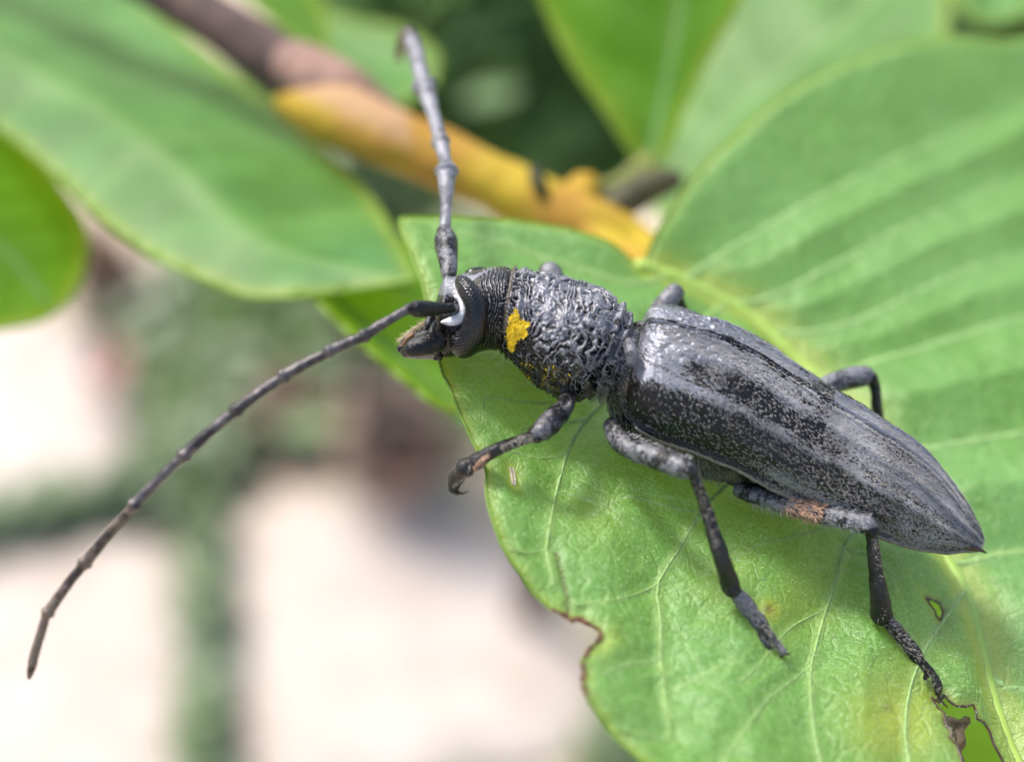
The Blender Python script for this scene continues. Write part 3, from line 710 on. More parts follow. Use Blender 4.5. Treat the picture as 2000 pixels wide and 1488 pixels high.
# neck and head: fine cross wrinkles
nk = (1 - sstep(cxx, 975, 990)) * sstep(cxx, 925, 950)
gn = Pl[..., 0] + .028 * noise(Pl * 8, 52) + .008 * noise(Pl * 30, 53); rN = np.sin(2 * math.pi * 66 * gn)
D += nk * .0026 * rN * np.clip(1 + noise(Pl * 40, 54), .3, 1)
hd = 1 - sstep(cxx, 905, 940)
D += hd * .004 * fbm(Pl * 30, 3, 61)
D += .05 * np.exp(-((cxx - 868) / 16) ** 2) * np.exp(-((np.abs(np.angle(np.exp(1j * (th - .45))))[None]) / .4) ** 2) * 1.0 # antennal tubercles
D += .04 * np.exp(-((cxx - 868) / 16) ** 2) * np.exp(-((np.abs(np.angle(np.exp(1j * (th + .55))))[None]) / .4) ** 2)
# thorax and abdomen underside
bd = sstep(cxx, 1212, 1235)
D += bd * (.006 * (1 - np.abs(noise(wp * np.array([12., 40, 40]), 71)) * 2) + .004 * fbm(Pl * 40, 3, 72))
for x0 in (1470, 1545, 1615, 1680, 1740): D += -.012 * np.exp(-((cxx - x0) / 5) ** 2) * bd
XT = X + NX * D[..., None]
ix, iy = img(XT)
pale = .5 * np.ones((NTR, NTH))
upf = (NX @ nrm(CU * .8 + CZ * .2))
pale += pro * (-.05 + .34 * ridge + .16 * noise(Pl * 24, 42))  # pale hair on crests; cavity shade in the valleys painted into the colour
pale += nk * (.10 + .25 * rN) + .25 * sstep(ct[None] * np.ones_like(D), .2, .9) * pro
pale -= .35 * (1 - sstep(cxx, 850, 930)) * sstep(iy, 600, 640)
pale += .35 * (1 - sstep(cxx, 900, 945)) * (1 - sstep(iy, 560, 600))           # pale frosted vertex
lineA = np.exp(-((iy - (560 - (ix - 890) * .52)) / 4.5) ** 2) * (ix < 975) * (ix > 880); pale += .5 * lineA
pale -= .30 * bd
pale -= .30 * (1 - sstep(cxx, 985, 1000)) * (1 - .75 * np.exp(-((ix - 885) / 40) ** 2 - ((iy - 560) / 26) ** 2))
pale -= .28 * pro * sstep(st_[None] * np.ones_like(D) - ct[None], .55, 1.3)  # lower flank darkened in the colour, standing in for weaker light
warm = bd * .45 * sstep(fbm(Pl * 9, 3, 77), -.1, .5) + .85 * np.exp(-((cxx - 990) / 3.0) ** 2) * (ct[None] > .1) * .7
warm = np.clip(warm + .4 * pro * sstep(iy, 700, 760) * sstep(fbm(Pl * 14, 3, 79), -.1, .4), 0, 1)
yel = .28 * pro * np.exp(-(((ix - 1062) / 50) ** 2 + ((iy - 738) / 22) ** 2)) * sstep(fbm(Pl * 30, 2, 78), -.1, .4)
trunk_v = XT.reshape(-1, 3)
F = gridfaces(NTR, NTH, True)
Fl = F.tolist() + [list(range(NTH))[::-1], [(NTR - 1) * NTH + i for i in range(NTH)]]
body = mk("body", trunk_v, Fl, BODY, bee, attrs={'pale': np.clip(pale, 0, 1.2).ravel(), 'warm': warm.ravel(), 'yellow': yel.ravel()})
TB = BVHTree.FromPolygons([Vector(v) for v in X[::4, ::4].reshape(-1, 3)], [tuple(q) for q in gridfaces(len(X[::4]), NTH // 4, True).tolist()])
def on_body(px, py):
    r = Vector(W(px, py, 0.) - CAM).normalized(); q = TB.ray_cast(Vector(CAM), r)
    if q[0] is None:
        # beside the silhouette: closest point on the surface
        q = TB.find_nearest(Vector(W(px, py, 0.)))
    nn = np.array(q[1]); nn = nn if nn @ CZ > -.2 else -nn
    return np.array(q[0]), nn

def swath(name, line, mat, parent, lift, n=60, m=24, fac=0, facet=.009, label=None):
    """patch that lies on the body along a centre line (px, py, half width px), bulging by lift"""
    S = spline(np.array(line, float), n); T = nrm(np.gradient(S[:, :2], axis=0)); N2 = np.stack([-T[:, 1], T[:, 0]], 1)
    q = np.linspace(-1, 1, m); V = np.zeros((n, m, 3))
    L = np.r_[0, np.cumsum(np.linalg.norm(np.diff(S[:, :2], axis=0), axis=1))] * K
    for i in range(n):
        e_ = math.sqrt(max(0, 1 - (2 * i / (n - 1) - 1) ** 8))
        for j in range(m):
            px, py = S[i, :2] + N2[i] * q[j] * S[i, 2] * max(.25, e_)
            p, nn = on_body(px, py)
            l = lift * math.sqrt(max(0, 1 - q[j] ** 2)) * e_ - .006
            V[i, j] = p + nn * l
    if fac:
        gu = L[:, None] / facet; gv_ = (q[None] * S[:, 2:3] * K) / (facet * .866)
        row = np.round(gv_); uu = gu + .5 * (row % 2); du = uu - np.round(uu); dv = gv_ - row
        dome = np.clip(1 - (du ** 2 + dv ** 2) * 3.2, 0, 1)
        Nn = np.cross(np.gradient(V, axis=0), np.gradient(V, axis=1)); Nn = nrm(Nn); sg = np.sign(Nn @ CZ); sg[sg == 0] = 1
        V = V + Nn * sg[..., None] * (fac * dome)[..., None]
    return mk(name, V.reshape(-1, 3), gridfaces(n, m), mat, parent, label=label)
eye = swath("compound_eye", [(893, 566, 13), (908, 566, 19), (922, 582, 21), (930, 605, 22), (927, 632, 24), (915, 655, 25), (897, 664, 24), (878, 664, 20)], EYE, bee, .095, n=280, m=130, fac=.0022, facet=.0125)
limb("compound_eye", [(908, 541, -.16, 14), (922, 535, -.17, 24), (940, 532, -.18, 22), (954, 530, -.19, 10)], EYE, bee)
swath("white_crescent", [(888, 580, 5), (902, 590, 7), (906, 605, 10), (900, 619, 12), (885, 627, 10), (862, 630, 4)], WHITE, bee, .045, n=40, m=14, label='white hairy crescent between antenna base and eye')
# mouthparts
mand = limb("mandible", [(850, 668, .22, 46), (824, 676, .24, 46), (806, 682, .25, 38), (794, 687, .24, 24)], BLACK, bee, rough=.004)
limb("mandible", [(838, 662, .08, 44), (812, 670, .08, 40), (794, 677, .09, 32), (785, 681, .1, 20)], BLACK, bee, rough=.004)
limb("labrum", [(806, 654, .14, 7), (796, 662, .15, 9), (786, 673, .15, 8)], RUST, bee, rough=.006)
limb("palp", [(848, 634, .24, 11), (843, 648, .28, 12), (846, 662, .28, 10)], BLACK, bee)
limb("palp", [(852, 690, .12, 16), (860, 697, .10, 14), (850, 700, .10, 9)], BLACK, bee)
limb("cheek_plate", [(842, 622, .20, 16), (838, 632, .22, 14), (832, 642, .22, 10)], BODY, bee, rough=.01)

# ---- elytra
TE = np.array([(1262, 604, 1212, 748), (1270, 599, 1214, 778), (1284, 597, 1218, 803), (1305, 598, 1232, 824), (1370, 612, 1282, 853), (1450, 642, 1352, 880), (1530, 693, 1432, 912), (1610, 746, 1508, 952), (1690, 794, 1582, 988),
               (1760, 841, 1655, 1017), (1815, 888, 1724, 1046), (1858, 942, 1785, 1064), (1888, 988, 1840, 1073), (1906, 1022, 1882, 1071), (1918, 1048, 1906, 1074)], float)
NE, NQ = 460, 230
S = spline(TE, NE)
tp = W(S[:, 0], S[:, 1]); mg = W(S[:, 2], S[:, 3]); v = nrm(tp - mg)
r = 1.12; TM = math.radians(104)
kk = math.sqrt(math.cos(E) ** 2 + (r * math.sin(E)) ** 2)
mproj = (math.cos(TM) * math.cos(E) - r * math.sin(TM) * math.sin(E)) / kk
Eh = np.linalg.norm(tp - mg, axis=1) / (1 - mproj)
ce = tp - Eh[:, None] * v; he = Eh / kk; we = r * he
ue = math.cos(E) * v + math.sin(E) * CZ; se = math.cos(E) * CZ - math.sin(E) * v
arcE = np.cumsum(np.r_[0, np.linalg.norm(np.diff(ce, axis=0), axis=1)]); arcE /= 1.0; LE = arcE[-1]
front = np.sqrt(np.clip(1 - (1 - np.clip(arcE / .16, 0, 1)) ** 2, 0, 1)) * .16 + .84       # rounded shoulder
def elytron(sgn, name, label=None):
    q = np.linspace(0, 1, NQ); tq = sgn * q * TM
    ct, st = np.cos(tq), np.sin(tq)
    fr = front[:, None]
    Xe = ce[:, None] + (he[:, None] * fr * ct)[..., None] * ue[:, None] + (we[:, None] * fr * st)[..., None] * se[:, None]
    Ne = nrm((ct[None] / he[:, None])[..., None] * ue[:, None] + (st[None] / we[:, None])[..., None] * se[:, None])
    A_ = np.broadcast_to(arcE[:, None], (NE, NQ)); Q = np.broadcast_to(np.degrees(q * TM)[None], (NE, NQ)); tt = A_ / LE
    sp = np.stack([A_, Q * .0065, np.full_like(A_, sgn * 3.)], -1)
    d = -.022 * np.exp(-(Q / 1.0) ** 2) + .009 * np.exp(-((Q - 3.5) / 1.8) ** 2)                # sutural groove and bead
    wob = 2.5 * noise(sp * np.array([1.5, 1, 1]), 7)
    fade = sstep(tt, .02, .14)
    d = d + fade * (.012 * np.exp(-((Q - 24 - wob) / 3.2) ** 2) + .014 * np.exp(-((Q - 50 - wob) / 3.8) ** 2) * sstep(tt, .15, .35) + .007 * np.exp(-((Q - 74 + wob) / 3.5) ** 2))
    d = d + .035 * np.exp(-((A_ - .15) / .13) ** 2 - ((Q - 66) / 18) ** 2)                   # shoulder hump
    d = d - .016 * np.exp(-((A_ - .28) / .10) ** 2 - ((Q - 40) / 10) ** 2)
    d = d + .010 * fbm(sp * 5, 3, 12) + .0035 * fbm(sp * 32, 3, 13)
    tub = np.clip(noise(sp * np.array([42, 42, 1]), 14), .1, 1) * sstep(Q, 2, 10) * (1 - sstep(Q, 30, 45)) * (1 - sstep(tt, .15, .5))
    d = d + .010 * tub
    d = d + .010 * np.exp(-((Q - 102) / 2.0) ** 2) - .010 * np.exp(-((Q - 97) / 2) ** 2)
    d = d - .05 * (1 - sstep(A_, 0, .035))                                                     # front edge turned down
    Xd = Xe + Ne * d[..., None]
    ix, iy = img(Xd)
    pale = .46 + .30 * fbm(sp * np.array([3.2, 3.2, 1]), 3, 21) + .30 * fbm(sp * np.array([1.6, 26, 1]), 3, 27)
    pale += .22 * np.exp(-((Q - 50 - wob) / 6) ** 2) + .2 * np.exp(-((Q - 24 - wob) / 5) ** 2) + .25 * (1 - sstep(Q, 12, 35))
    pale += .55 * np.exp(-((A_ - .14) / .20) ** 2 - ((Q - 46) / 22) ** 2)                     # frosted shoulder, sky sheen also painted into the colour
    for (qx, qy, rx, ry, a_) in ((1350, 826, 115, 40, -1.1), (1270, 800, 50, 32, -.8), (1465, 765, 70, 24, -.45), (1475, 820, 60, 24, -.25), (1590, 872, 60, 36, -.55), (1640, 950, 90, 25, -.4), (1460, 870, 70, 22, -.25), (1800, 1010, 110, 35, -.42), (1355, 718, 14, 12, -.5), (1700, 960, 90, 40, -.25), (1760, 900, 60, 25, -.12)):
        ca, sa = math.cos(.49), math.sin(.49); ax_ = (ix - qx) * ca + (iy - qy) * sa; ay_ = -(ix - qx) * sa + (iy - qy) * ca
        pale += a_ * np.exp(-(ax_ / rx) ** 2 - (ay_ / ry) ** 2) * (1 + .6 * fbm(sp * 14, 2, 23))
    pale -= .3 * np.exp(-(Q / 1.1) ** 2) + .35 * np.exp(-((Q - 97) / 2) ** 2)
    pale -= .35 * (tub < .02) * (tub > 0)
    warm = np.clip(.75 * sstep(tt, .93, 1.0) + .5 * sstep(tt, .55, .9) * sstep(fbm(sp * 24, 3, 24), -.05, .35) + .35 * sstep(Q, 70, 95) * sstep(fbm(sp * 30, 2, 25), 0, .3) * sstep(tt, .25, .5), 0, 1)
    uv = np.stack([A_, Q * .0065 * 1.0], -1).reshape(-1, 2)
    o = mk(name, Xd.reshape(-1, 3), gridfaces(NE, NQ), ELY, bee, attrs={'pale': np.clip(pale, 0, 1.15).ravel(), 'warm': warm.ravel(), 'yellow': np.zeros(pale.size)}, uv=uv, label=label)
    return o, Xd, Ne, pale, Q, A_
el1, XL, NLy, palL, QL, AL = elytron(1, "elytron")
el2, XR, NRy, palR, QR, AR = elytron(-1, "elytron")
# inner lining so that the front edge has depth: the pale rim along the side
P = XL[30:-6:4, -1] + .004 * NLy[30:-6:4, -1]; vv, ff = tube_arrays(P, np.full(len(P), .011), 8); mk("elytral_rim", vv, ff, RIM, el1)
P = XR[30:-6:4, -1]; vv, ff = tube_arrays(P, np.full(len(P), .011), 8); mk("elytral_rim", vv, ff, RIM, el2)
limb("apical_spine", [(1880, 1062, .05, 22), (1900, 1068, .05, 16), (1916, 1074, .05, 8), (1927, 1080, .05, 2)], CLAW, el1)
limb("apical_spine", [(1890, 1010, -.05, 18), (1900, 1015, -.05, 10), (1906, 1023, -.05, 3)], CLAW, el2)
# scutellum
limb("scutellum", [(1246, 640, .02, 26), (1262, 643, .04, 34), (1282, 645, .05, 30), (1300, 647, .05, 10)], LEGM, bee, flat=.6, rough=.006)
limb("shoulder_plate", [(1226, 668, .28, 20), (1234, 690, .32, 26), (1232, 708, .32, 18)], LEGM, bee, rough=.006)

# ---- hairs
def hairs(name, P, N, T, L, wd, mat, parent, lift=.35, seed=0, kind='stuff'):
    r_ = np.random.default_rng(seed); n = len(P)
    T = nrm(T - (T * N).sum(1)[:, None] * N); Sd = np.cross(N, T)
    ang = r_.normal(size=n) * .45; T2 = T * np.cos(ang)[:, None] + Sd * np.sin(ang)[:, None]; S2 = np.cross(N, T2)
    L = (L * (.6 + .8 * r_.random(n)))[:, None]; wd = wd * (.7 + .6 * r_.random(n))[:, None]; lf = (lift * (.4 + r_.random(n)))[:, None]
    b = P - N * .001
    m_ = b + T2 * L * .5 + N * L * lf * .45; t = b + T2 * L + N * L * lf * .6 + S2 * L * .12 * r_.normal(size=n)[:, None]
    V = np.stack([b - S2 * wd, b + S2 * wd, m_ + S2 * wd * .8, m_ - S2 * wd * .8, t], 1).reshape(-1, 3)
    base = (np.arange(n) * 5)[:, None]
    F = (base + np.array([[0, 1, 2, 3]])).tolist() + (base + np.array([[3, 2, 4]])).tolist()
    return mk(name, V, F, mat, parent, kind=kind, label=None, smooth=False)
def pick(prob, n, seed):
    r_ = np.random.default_rng(seed); p = np.clip(prob.ravel(), 0, None); p = p / p.sum(); return r_.choice(len(p), n, p=p)
def tangentA(G): return nrm(np.gradient(G, axis=0))
for (XX, NN, PP, QQ, prn, nh, sd_) in ((XL, NLy, palL, QL, el1, 22000, 1), (XR, NRy, palR, QR, el2, 7000, 2)):
    cs_ = np.linalg.norm(np.gradient(XX, axis=1), axis=-1)
    idx = pick(np.clip(PP - .18, .015, 1) * cs_, nh, sd_)
    TT = tangentA(XX).reshape(-1, 3)[idx]; Nn = NN.reshape(-1, 3)[idx]; Ps = XX.reshape(-1, 3)[idx]
    sw = noise(Ps * 6, 5)[:, None]; TT = nrm(TT + np.cross(Nn, TT) * sw * 1.6)
    hairs("pubescence", Ps, Nn, TT, .020, .0011, HAIRP, prn, .35, sd_)
    idx = pick(np.clip(.2 + sstep(np.broadcast_to(arcE[:, None] / LE, XX.shape[:2]), .3, .9), .05, 2) * cs_, nh // 4, sd_ + 10)
    hairs("pubescence", XX.reshape(-1, 3)[idx], NN.reshape(-1, 3)[idx], tangentA(XX).reshape(-1, 3)[idx], .014, .0022, HAIRW, prn, .5, sd_ + 5)
cs_ = np.linalg.norm(np.gradient(XT, axis=1), axis=-1)
idx = pick(cs_ * (sstep(cxx, 960, 1000)) * np.where(cxx > 1200, .6 * (st_[None] > -.2) * (ct[None] < .2), 1.), 5000, 4)
Ps = XT.reshape(-1, 3)[idx]; TT = tangentA(XT).reshape(-1, 3)[idx]
hairs("pubescence", Ps, NX.reshape(-1, 3)[idx], TT, .018, .0010, HAIRP, body, .8, 6)
# fringe under the thorax and behind the head
idx = pick(cs_ * sstep(cxx, 1180, 1200) * (1 - sstep(cxx, 1420, 1480)) * np.exp(-((th[None] - 2.0) / .5) ** 2), 2500, 5)
hairs("pubescence", XT.reshape(-1, 3)[idx], NX.reshape(-1, 3)[idx], TT[:1].repeat(2500, 0), .03, .0011, HAIRW, body, 1.2, 7)
# yellow spot: dense scales
poly = np.array([(1002, 616), (1008, 606), (1014, 618), (1015, 631), (1028, 629), (1037, 635), (1026, 640), (1016, 645), (1034, 651), (1024, 656), (1013, 657), (1008, 668), (1005, 684), (997, 681), (994, 664), (993, 645), (997, 626)], float)
r_ = np.random.default_rng(9); Q_ = np.c_[r_.uniform(985, 1040, 4200), r_.uniform(600, 690, 4200)]
ins_ = inside(Q_ + 3.5 * np.stack([noise(Q_ * .22, 1), noise(Q_ * .22, 2)], 1), poly); Q_ = Q_[ins_]
pn = [on_body(*q) for q in Q_]; Pp = np.array([a for a, b in pn]); Nn = np.array([b for a, b in pn])
hairs("yellow_spot", Pp + Nn * .006, Nn, nrm(r_.normal(size=Pp.shape)), .013, .0022, YEL, bee, .9, 11)
Q2 = np.c_[r_.normal(1050, 34, 260), r_.normal(742, 14, 260)][:24]; pn = [on_body(*q) for q in Q2]
hairs("yellow_dust", np.array([a for a, b in pn]), np.array([b for a, b in pn]), nrm(r_.normal(size=(24, 3))), .016, .0022, YEL, bee, .6, 12)
# beige tuft on the muzzle
Q2 = np.c_[r_.uniform(786, 838, 260), np.zeros(260)]; Q2[:, 1] = 652 - (Q2[:, 0] - 800) * .75 + r_.normal(0, 3, 260) + 2
pn = [on_body(*q) for q in Q2]
hairs("muzzle_hair", np.array([a for a, b in pn]), np.array([b for a, b in pn]), np.tile(nrm(-CX - CU * .8), (260, 1)), .035, .0014, plain("hair_beige", (.32, .25, .16), .6, .3, 20), bee, .9, 13)

# ---- antennae
def antenna(joints, wid, mats, name_scape, base, parent, label):
    a = empty("antenna", W(*base), parent); a['label'] = label
    for i in range(len(joints) - 1):
        (x0, y0, z0), (x1, y1, z1) = joints[i], joints[i + 1]; w0, w1 = wid[i]
        nm = "scape" if i == 0 else "antenna_segment"
        if i == len(joints) - 2: pr = [(0, w0 * .8), (.15, w0), (.6, w1 * 1.05), (.9, w1 * .9), (1, w1 * .5)]
        elif i == 0: pr = [(0, w0 * .7), (.12, w0), (.45, w1 * .95), (.8, w1 * 1.1), (.97, w1 * .8)]
        else: pr = [(-.01, w0 * .72), (.06, w0 * .92), (.4, w0 * .95), (.8, w1), (.91, w1 * 1.1), (.955, w1 * 1.42), (.99, w1 * 1.12)]
        bend = 0.015
        pts = []
        for t, ww in pr:
            px = x0 + (x1 - x0) * t; py = y0 + (y1 - y0) * t; nx_, ny_ = -(y1 - y0), (x1 - x0)
            pts.append((px + nx_ * bend * math.sin(math.pi * t), py + ny_ * bend * math.sin(math.pi * t), z0 + (z1 - z0) * t, ww))
        limb(nm, pts, mats[min(i, len(mats) - 1)], a, seg=18, rough=.0035)
    return a
NJ = [(884, 604, .30), (798, 604, .44), (707, 659, .52), (639, 689, .56), (550, 738, .60), (458, 804, .62), (356, 893, .62), (259, 990, .60), (162, 1103, .58), (91, 1200, .56), (57, 1322, .52)]
NW = [(20, 31), (20, 22), (22, 23), (22, 24), (23, 24), (23, 24), (22, 23), (21, 23), (20, 21), (18, 18)]
ANTB = beetle_mat('beetle_antenna_brown', fu=40, fv=40, pale=(.15, .115, .09), dark=(.03, .02, .016), lo=.3, hi=.6, silk=.2)
antN = antenna(NJ, NW, [BLACK, ANT, ANT, ANT, ANT, ANT, ANT, ANTB], "scape", (884, 604, .3), bee, 'long antenna reaching down to the lower left')
FJ = [(878, 548, -.02), (868, 452, -.20), (872, 330, -.42), (860, 274, -.60), (827, 165, -.95), (800, 68, -1.35)]
FW = [(30, 42), (25, 35), (27, 31), (29, 36), (30, 32)]
antF = antenna(FJ, FW, [LEGM, ANTP], "scape", (878, 548, -.02), bee, 'far antenna rising upward, pale grey and out of focus')
limb("antenna_segment", [(799, 66, -1.38, 28), (790, 72, -1.55, 22), (781, 98, -1.8, 20), (779, 116, -2.0, 13)], ANTB, antF)
# antennal sockets
limb("antenna_socket", [(889, 603, .20, 24), (877, 603, .30, 22)], BLACK, bee, rough=.003)
limb("antenna_socket", [(884, 566, .0, 34), (878, 550, -.02, 26)], BODY, bee, rough=.006)

# ---- legs
def foot_dz(px, py, off=0.0):
    p, n = leaf_at(px, py)
    if p is None: return None
    return FOC - float(-((p - CAM) @ CZ)) + off
def leg(femur, tibia, tarsi, claws, label, fm=LEGM, tm=LEGD, sm=None):
    e_ = empty("leg", W(*femur[0][:3]), bee); e_['label'] = label
    limb("femur", femur, fm, e_, seg=24, rough=.006)
    limb("tibia", tibia, tm, e_, seg=20, rough=.006)
    for t in tarsi: limb("tarsal_segment", t, sm or tm, e_, seg=16, rough=.005)
    kx = tibia[0]; limb('knee', [(kx[0] - 4, kx[1] - 3, kx[2] + .01, kx[3] * .95), (kx[0] + 2, kx[1] + 4, kx[2] + .01, kx[3] * 1.02)], BLACK, e_, seg=14)
    for t in claws: limb("claw", t, CLAW, e_, seg=8)
    return e_
# where the feet meet the leaf
zf = lambda x, y: foot_dz(x, y, .03)
zm = zf(1470, 1200) or .35; zm2 = zf(1515, 1262) or .4; zh = zf(1770, 1245) or .2; zh2 = zf(1822, 1335) or .25
z1 = zf(945, 900) or .3
print("foot depths", zm, zm2, zh, zh2, z1)
LEGF = beetle_mat('beetle_leg_front', fu=50, fv=50, pale=(.13, .13, .14), dark=(.008, .007, .008), lo=.46, hi=.66, silk=.5, rough_p=.4)
TARS = beetle_mat("beetle_tarsus", silk=.3, rough_p=.5, fu=60, fv=60, pale=(.16, .15, .165), dark=(.03, .026, .026), lo=.38, hi=.62)
lf = leg([(1108, 776, .16, 34), (1102, 796, .22, 36), (1082, 818, .30, 46), (1062, 838, .36, 44), (1048, 848, .38, 36)],
    [(1046, 850, .38, 24), (1010, 862, .36, 22), (970, 878, z1 + .06, 25), (938, 896, z1 + .04, 32), (926, 903, z1 + .03, 34)],
    [[(922, 903, z1 + .03, 28), (908, 914, z1 + .03, 40), (901, 922, z1 + .02, 32)], [(900, 920, z1 + .02, 26), (888, 934, z1 - .02, 30), (884, 944, z1 - .03, 22)], [(883, 943, z1 - .03, 20), (884, 956, z1 - .03, 18), (892, 962, z1 - .03, 12)]],
    [[(892, 960, z1 - .03, 8), (902, 964, z1 - .03, 5), (914, 960, z1 - .03, 2)], [(892, 956, z1 - .05, 7), (898, 946, z1 - .05, 4), (906, 939, z1 - .05, 2)]],
    'near front leg hooking over the leaf edge', fm=LEGF, tm=LEGD, sm=LEGD)
lm = leg([(1196, 832, .14, 36), (1212, 862, .22, 42), (1250, 884, .32, 44), (1300, 901, .42, 46), (1338, 915, .50, 43), (1350, 920, .50, 33)],
    [(1350, 920, .50, 26), (1362, 946, .49, 22), (1384, 1010, .45, 27), (1408, 1085, zm + .12, 33), (1426, 1140, zm + .05, 38), (1430, 1150, zm + .05, 36)],
    [[(1436, 1156, zm + .04, 28), (1452, 1176, zm + .02, 36), (1462, 1190, zm + .01, 36)], [(1466, 1194, zm + .01, 24), (1478, 1210, zm, 33), (1486, 1222, zm, 34)],
     [(1486, 1226, zm2, 14), (1490, 1244, zm2 - .01, 20), (1499, 1262, zm2 - .01, 17)], [(1492, 1226, zm2 + .01, 16), (1508, 1244, zm2 + .01, 17), (1516, 1258, zm2, 15)],
     [(1508, 1240, zm2 + .02, 12), (1520, 1258, zm2 + .02, 13), (1529, 1272, zm2 + .02, 17)]],
    [[(1530, 1274, zm2 + .02, 7), (1526, 1284, zm2, 5), (1516, 1290, zm2 - .01, 2)], [(1531, 1272, zm2 + .02, 7), (1540, 1277, zm2, 5), (1544, 1273, zm2 - .01, 2)]],
    'near middle leg with a dark tibia and grey foot', sm=TARS)
lh = leg([(1448, 958, .02, 34), (1490, 972, .10, 36), (1560, 992, .18, 38), (1640, 1011, .24, 41), (1690, 1023, .27, 39), (1702, 1029, .27, 30)],
    [(1702, 1034, .27, 27), (1704, 1060, .26, 24), (1712, 1120, .24, 30), (1718, 1170, zh + .08, 40), (1722, 1200, zh + .04, 44)],
    [[(1730, 1208, zh + .04, 26), (1748, 1228, zh + .02, 30), (1764, 1246, zh + .01, 28)], [(1768, 1250, zh + .01, 22), (1782, 1270, zh + .01, 29), (1794, 1290, zh + .01, 26)],
     [(1798, 1294, zh2, 14), (1812, 1312, zh2, 18), (1808, 1322, zh2, 12)], [(1806, 1294, zh2 + .02, 12), (1822, 1316, zh2 + .01, 15), (1832, 1338, zh2, 18), (1832, 1350, zh2, 14)]],
    [[(1831, 1352, zh2, 7), (1832, 1362, zh2, 5), (1826, 1376, zh2, 2)], [(1832, 1352, zh2, 7), (1838, 1368, zh2, 5), (1850, 1380, zh2, 3)]],
    'near hind leg with an orange dusted thigh')
# far legs
leg([(1095, 600, -.35, 40), (1084, 560, -.40, 46), (1074, 534, -.42, 46)], [(1060, 545, -.45, 20), (1030, 600, -.55, 20), (1000, 640, -.62, 24)], [[(998, 640, -.62, 24), (980, 655, -.66, 20)]], [], 'far front leg, only its grey knee showing above the pronotum')
leg([(1262, 660, -.35, 40), (1290, 606, -.42, 42), (1317, 574, -.46, 40)], [(1322, 580, -.46, 22), (1350, 650, -.62, 22), (1372, 712, -.78, 28)], [[(1372, 716, -.78, 26), (1400, 742, -.85, 22)]], [], 'far middle leg, grey knee standing above the shoulder')
leg([(1560, 800, -.30, 36), (1600, 764, -.36, 40), (1640, 744, -.42, 44), (1688, 734, -.46, 42)], [(1700, 738, -.46, 28), (1709, 760, -.47, 22), (1714, 810, -.50, 24), (1722, 870, -.56, 32)], [[(1724, 874, -.56, 26), (1750, 900, -.58, 24)]], [], 'far hind leg bent above the wing covers')
# orange brush on the hind thigh and tibia tip
def brush(line, n, seed, mat, parent, L=.02, wd=.002, spread=5):
    r_ = np.random.default_rng(seed); t = r_.random(n); l = spline(np.array(line, float), 50); k_ = (t * 49).astype(int)
    a_ = r_.uniform(0, 2 * math.pi, n); R_ = l[k_, 3] / 2 * K
    p = W(l[k_, 0], l[k_, 1], l[k_, 2]); N = nrm(np.outer(np.cos(a_), V0) + np.outer(np.abs(np.sin(a_)), CZ)); p = p + N * R_[:, None] * .97
    hairs("hair_brush", p, N, np.tile(AX, (n, 1)), L, wd, mat, parent, 1.3, seed)
brush([(1532, 984, .16, 36), (1570, 994, .19, 42), (1602, 1002, .21, 44)], 420, 31, ORG, lh)
brush([(1610, 1004, .22, 44), (1690, 1022, .27, 42)], 260, 32, HAIRP, lh, .014, .0013)
brush([(1470, 968, .06, 34), (1540, 986, .16, 40)], 200, 33, HAIRW, lh, .035, .0012)
brush([(950, 888, z1 + .05, 26), (928, 900, z1 + .03, 32)], 320, 34, ORG, lf, .020, .0020)
brush([(918, 906, z1 + .03, 36), (884, 944, z1 - .03, 22)], 260, 41, HAIRW, lf, .018, .0013)
brush([(1050, 850, .38, 22), (970, 878, z1 + .06, 24)], 260, 42, HAIRW, lf, .013, .0011)
brush([(1104, 796, .22, 36), (1050, 846, .38, 38)], 300, 43, HAIRP, lf, .014, .0011)
brush([(1436, 1156, zm + .04, 30), (1486, 1222, zm, 34)], 260, 44, HAIRP, lm, .012, .0012)
brush([(1488, 1226, zm2, 26), (1526, 1270, zm2, 20)], 160, 45, HAIRW, lm, .013, .0012)
brush([(1730, 1208, zh + .04, 28), (1794, 1290, zh + .01, 28)], 320, 46, HAIRW, lh, .013, .0013)
brush([(1800, 1294, zh2, 22), (1832, 1345, zh2, 16)], 160, 47, HAIRW, lh, .012, .0012)
brush([(1215, 862, .22, 42), (1340, 915, .50, 46)], 500, 35, HAIRP, lm, .014, .0011)
brush([(1300, 590, -.44, 40), (1317, 574, -.46, 40)], 150, 36, HAIRP, bee, .014, .0012)
brush([(1355, 925, .5, 24), (1425, 1140, zm + .05, 36)], 300, 37, HAIRW, lm, .012, .0009)
brush([(1704, 1045, .27, 24), (1722, 1200, zh + .05, 44)], 300, 38, HAIRW, lh, .012, .0009)
# give smooth limb meshes their neutral attributes
for o in list(C.objects):
    if o.type == 'MESH' and o.data.materials and o.data.materials[0] and o.data.materials[0].name.startswith('beetle_') and 'pale' not in o.data.attributes:
        n = len(o.data.vertices); co = np.zeros(n * 3); o.data.vertices.foreach_get('co', co); co = co.reshape(-1, 3) + wloc(o.parent)
        a = o.data.attributes.new('pale', 'FLOAT', 'POINT'); a.data.foreach_set('value', (.50 + .45 * fbm(co * 14, 3, 3)).astype(np.float32))

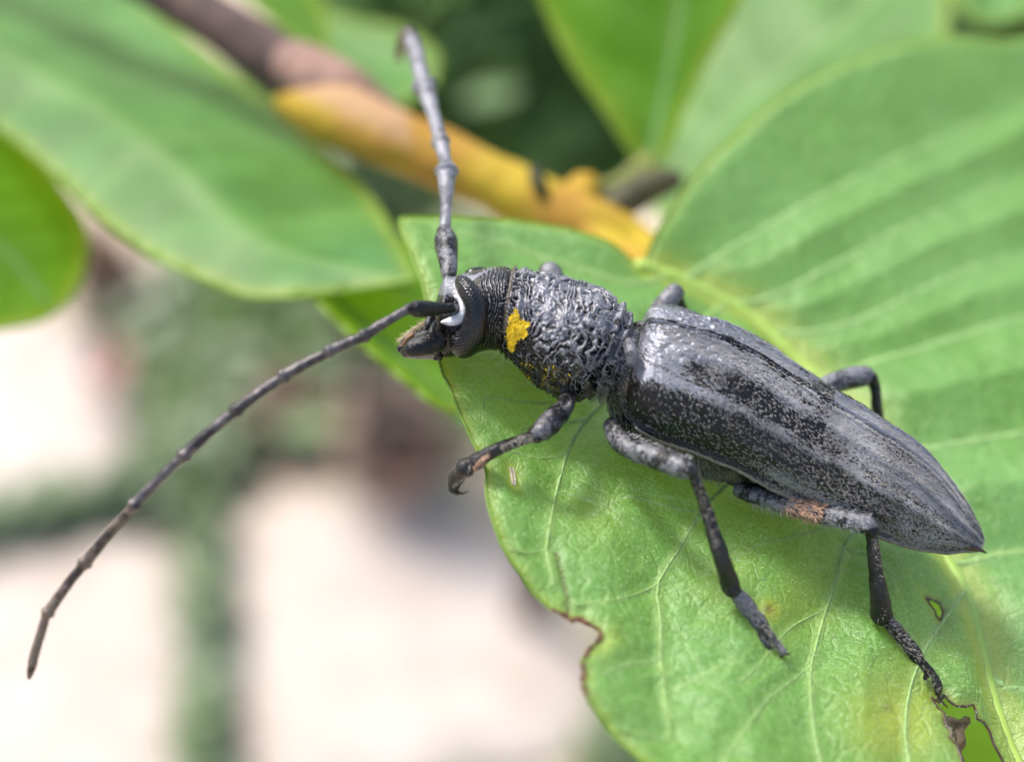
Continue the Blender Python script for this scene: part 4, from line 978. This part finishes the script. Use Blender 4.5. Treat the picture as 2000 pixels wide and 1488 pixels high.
# ---- scrap of dead leaf in the hole
scrap_m = plain("dead_leaf", (.27, .19, .165), .8, .6, 14, .01)
e_ = empty("dried_leaf_scrap", W(1880, 1470, FOC - 8.05)); tag(e_, 'shrivelled brown scrap of dead leaf stuck in the largest hole', 'dead leaf')
for (line, wd) in (([(1868, 1402, 7.95), (1862, 1425, 7.95), (1872, 1450, 7.98), (1880, 1480, 8.0), (1900, 1530, 8.05)], 20), ([(1890, 1398, 7.95), (1882, 1428, 7.95), (1886, 1450, 7.98), (1872, 1490, 8.0), (1880, 1540, 8.05)], 18)):
    S = spline(np.array(line, float), 40); q = np.linspace(-1, 1, 9); Pc = W(S[:, 0], S[:, 1], FOC - S[:, 2]); T = nrm(np.gradient(Pc, axis=0))
    sd_ = nrm(np.cross(T, CZ)); tw = np.linspace(0, 2.5, 40)[:, None, None]
    wv = (wd * K * (.6 + .6 * np.linspace(0, 1, 40) + .3 * noise(S[:, :2] * .12, 6)))[:, None, None]
    dirv = sd_[:, None] * np.cos(tw) + CZ * np.sin(tw)
    V = Pc[:, None] + dirv * q[None, :, None] * wv + np.cross(T, dirv[:, 0])[:, None] * (q ** 2)[None, :, None] * wv * .7
    V = V + .008 * np.stack([noise(V * 30, 7), noise(V * 30, 8), noise(V * 30, 9)], -1)
    mk("curled_strip", V.reshape(-1, 3), gridfaces(40, 9), scrap_m, e_)

# ---- fine fuzz of the leaf where it is in focus
r_ = np.random.default_rng(21); n = 26000
i0 = r_.integers(0, len(LV), n * 3); ix, iy = img(LV[i0])
keep = (ix > 850) & (ix < 2050) & (iy > 620) & (iy < 1550) & ((iy - 1000 > (ix - 1500) * .35 - 330)); i0 = i0[keep][:n]
Nn = np.zeros(len(LV) * 3); me_.vertices.foreach_get('normal', Nn); Nn = Nn.reshape(-1, 3); Nn = Nn * np.sign(Nn @ NL)[:, None]
hairs("leaf_fuzz", LV[i0] + r_.normal(size=(len(i0), 3)) * .004, Nn[i0], nrm(r_.normal(size=(len(i0), 3))), .015, .0009, plain("fuzz", (.45, .64, .30), .5, .2, 20), leafo, .5, 22)
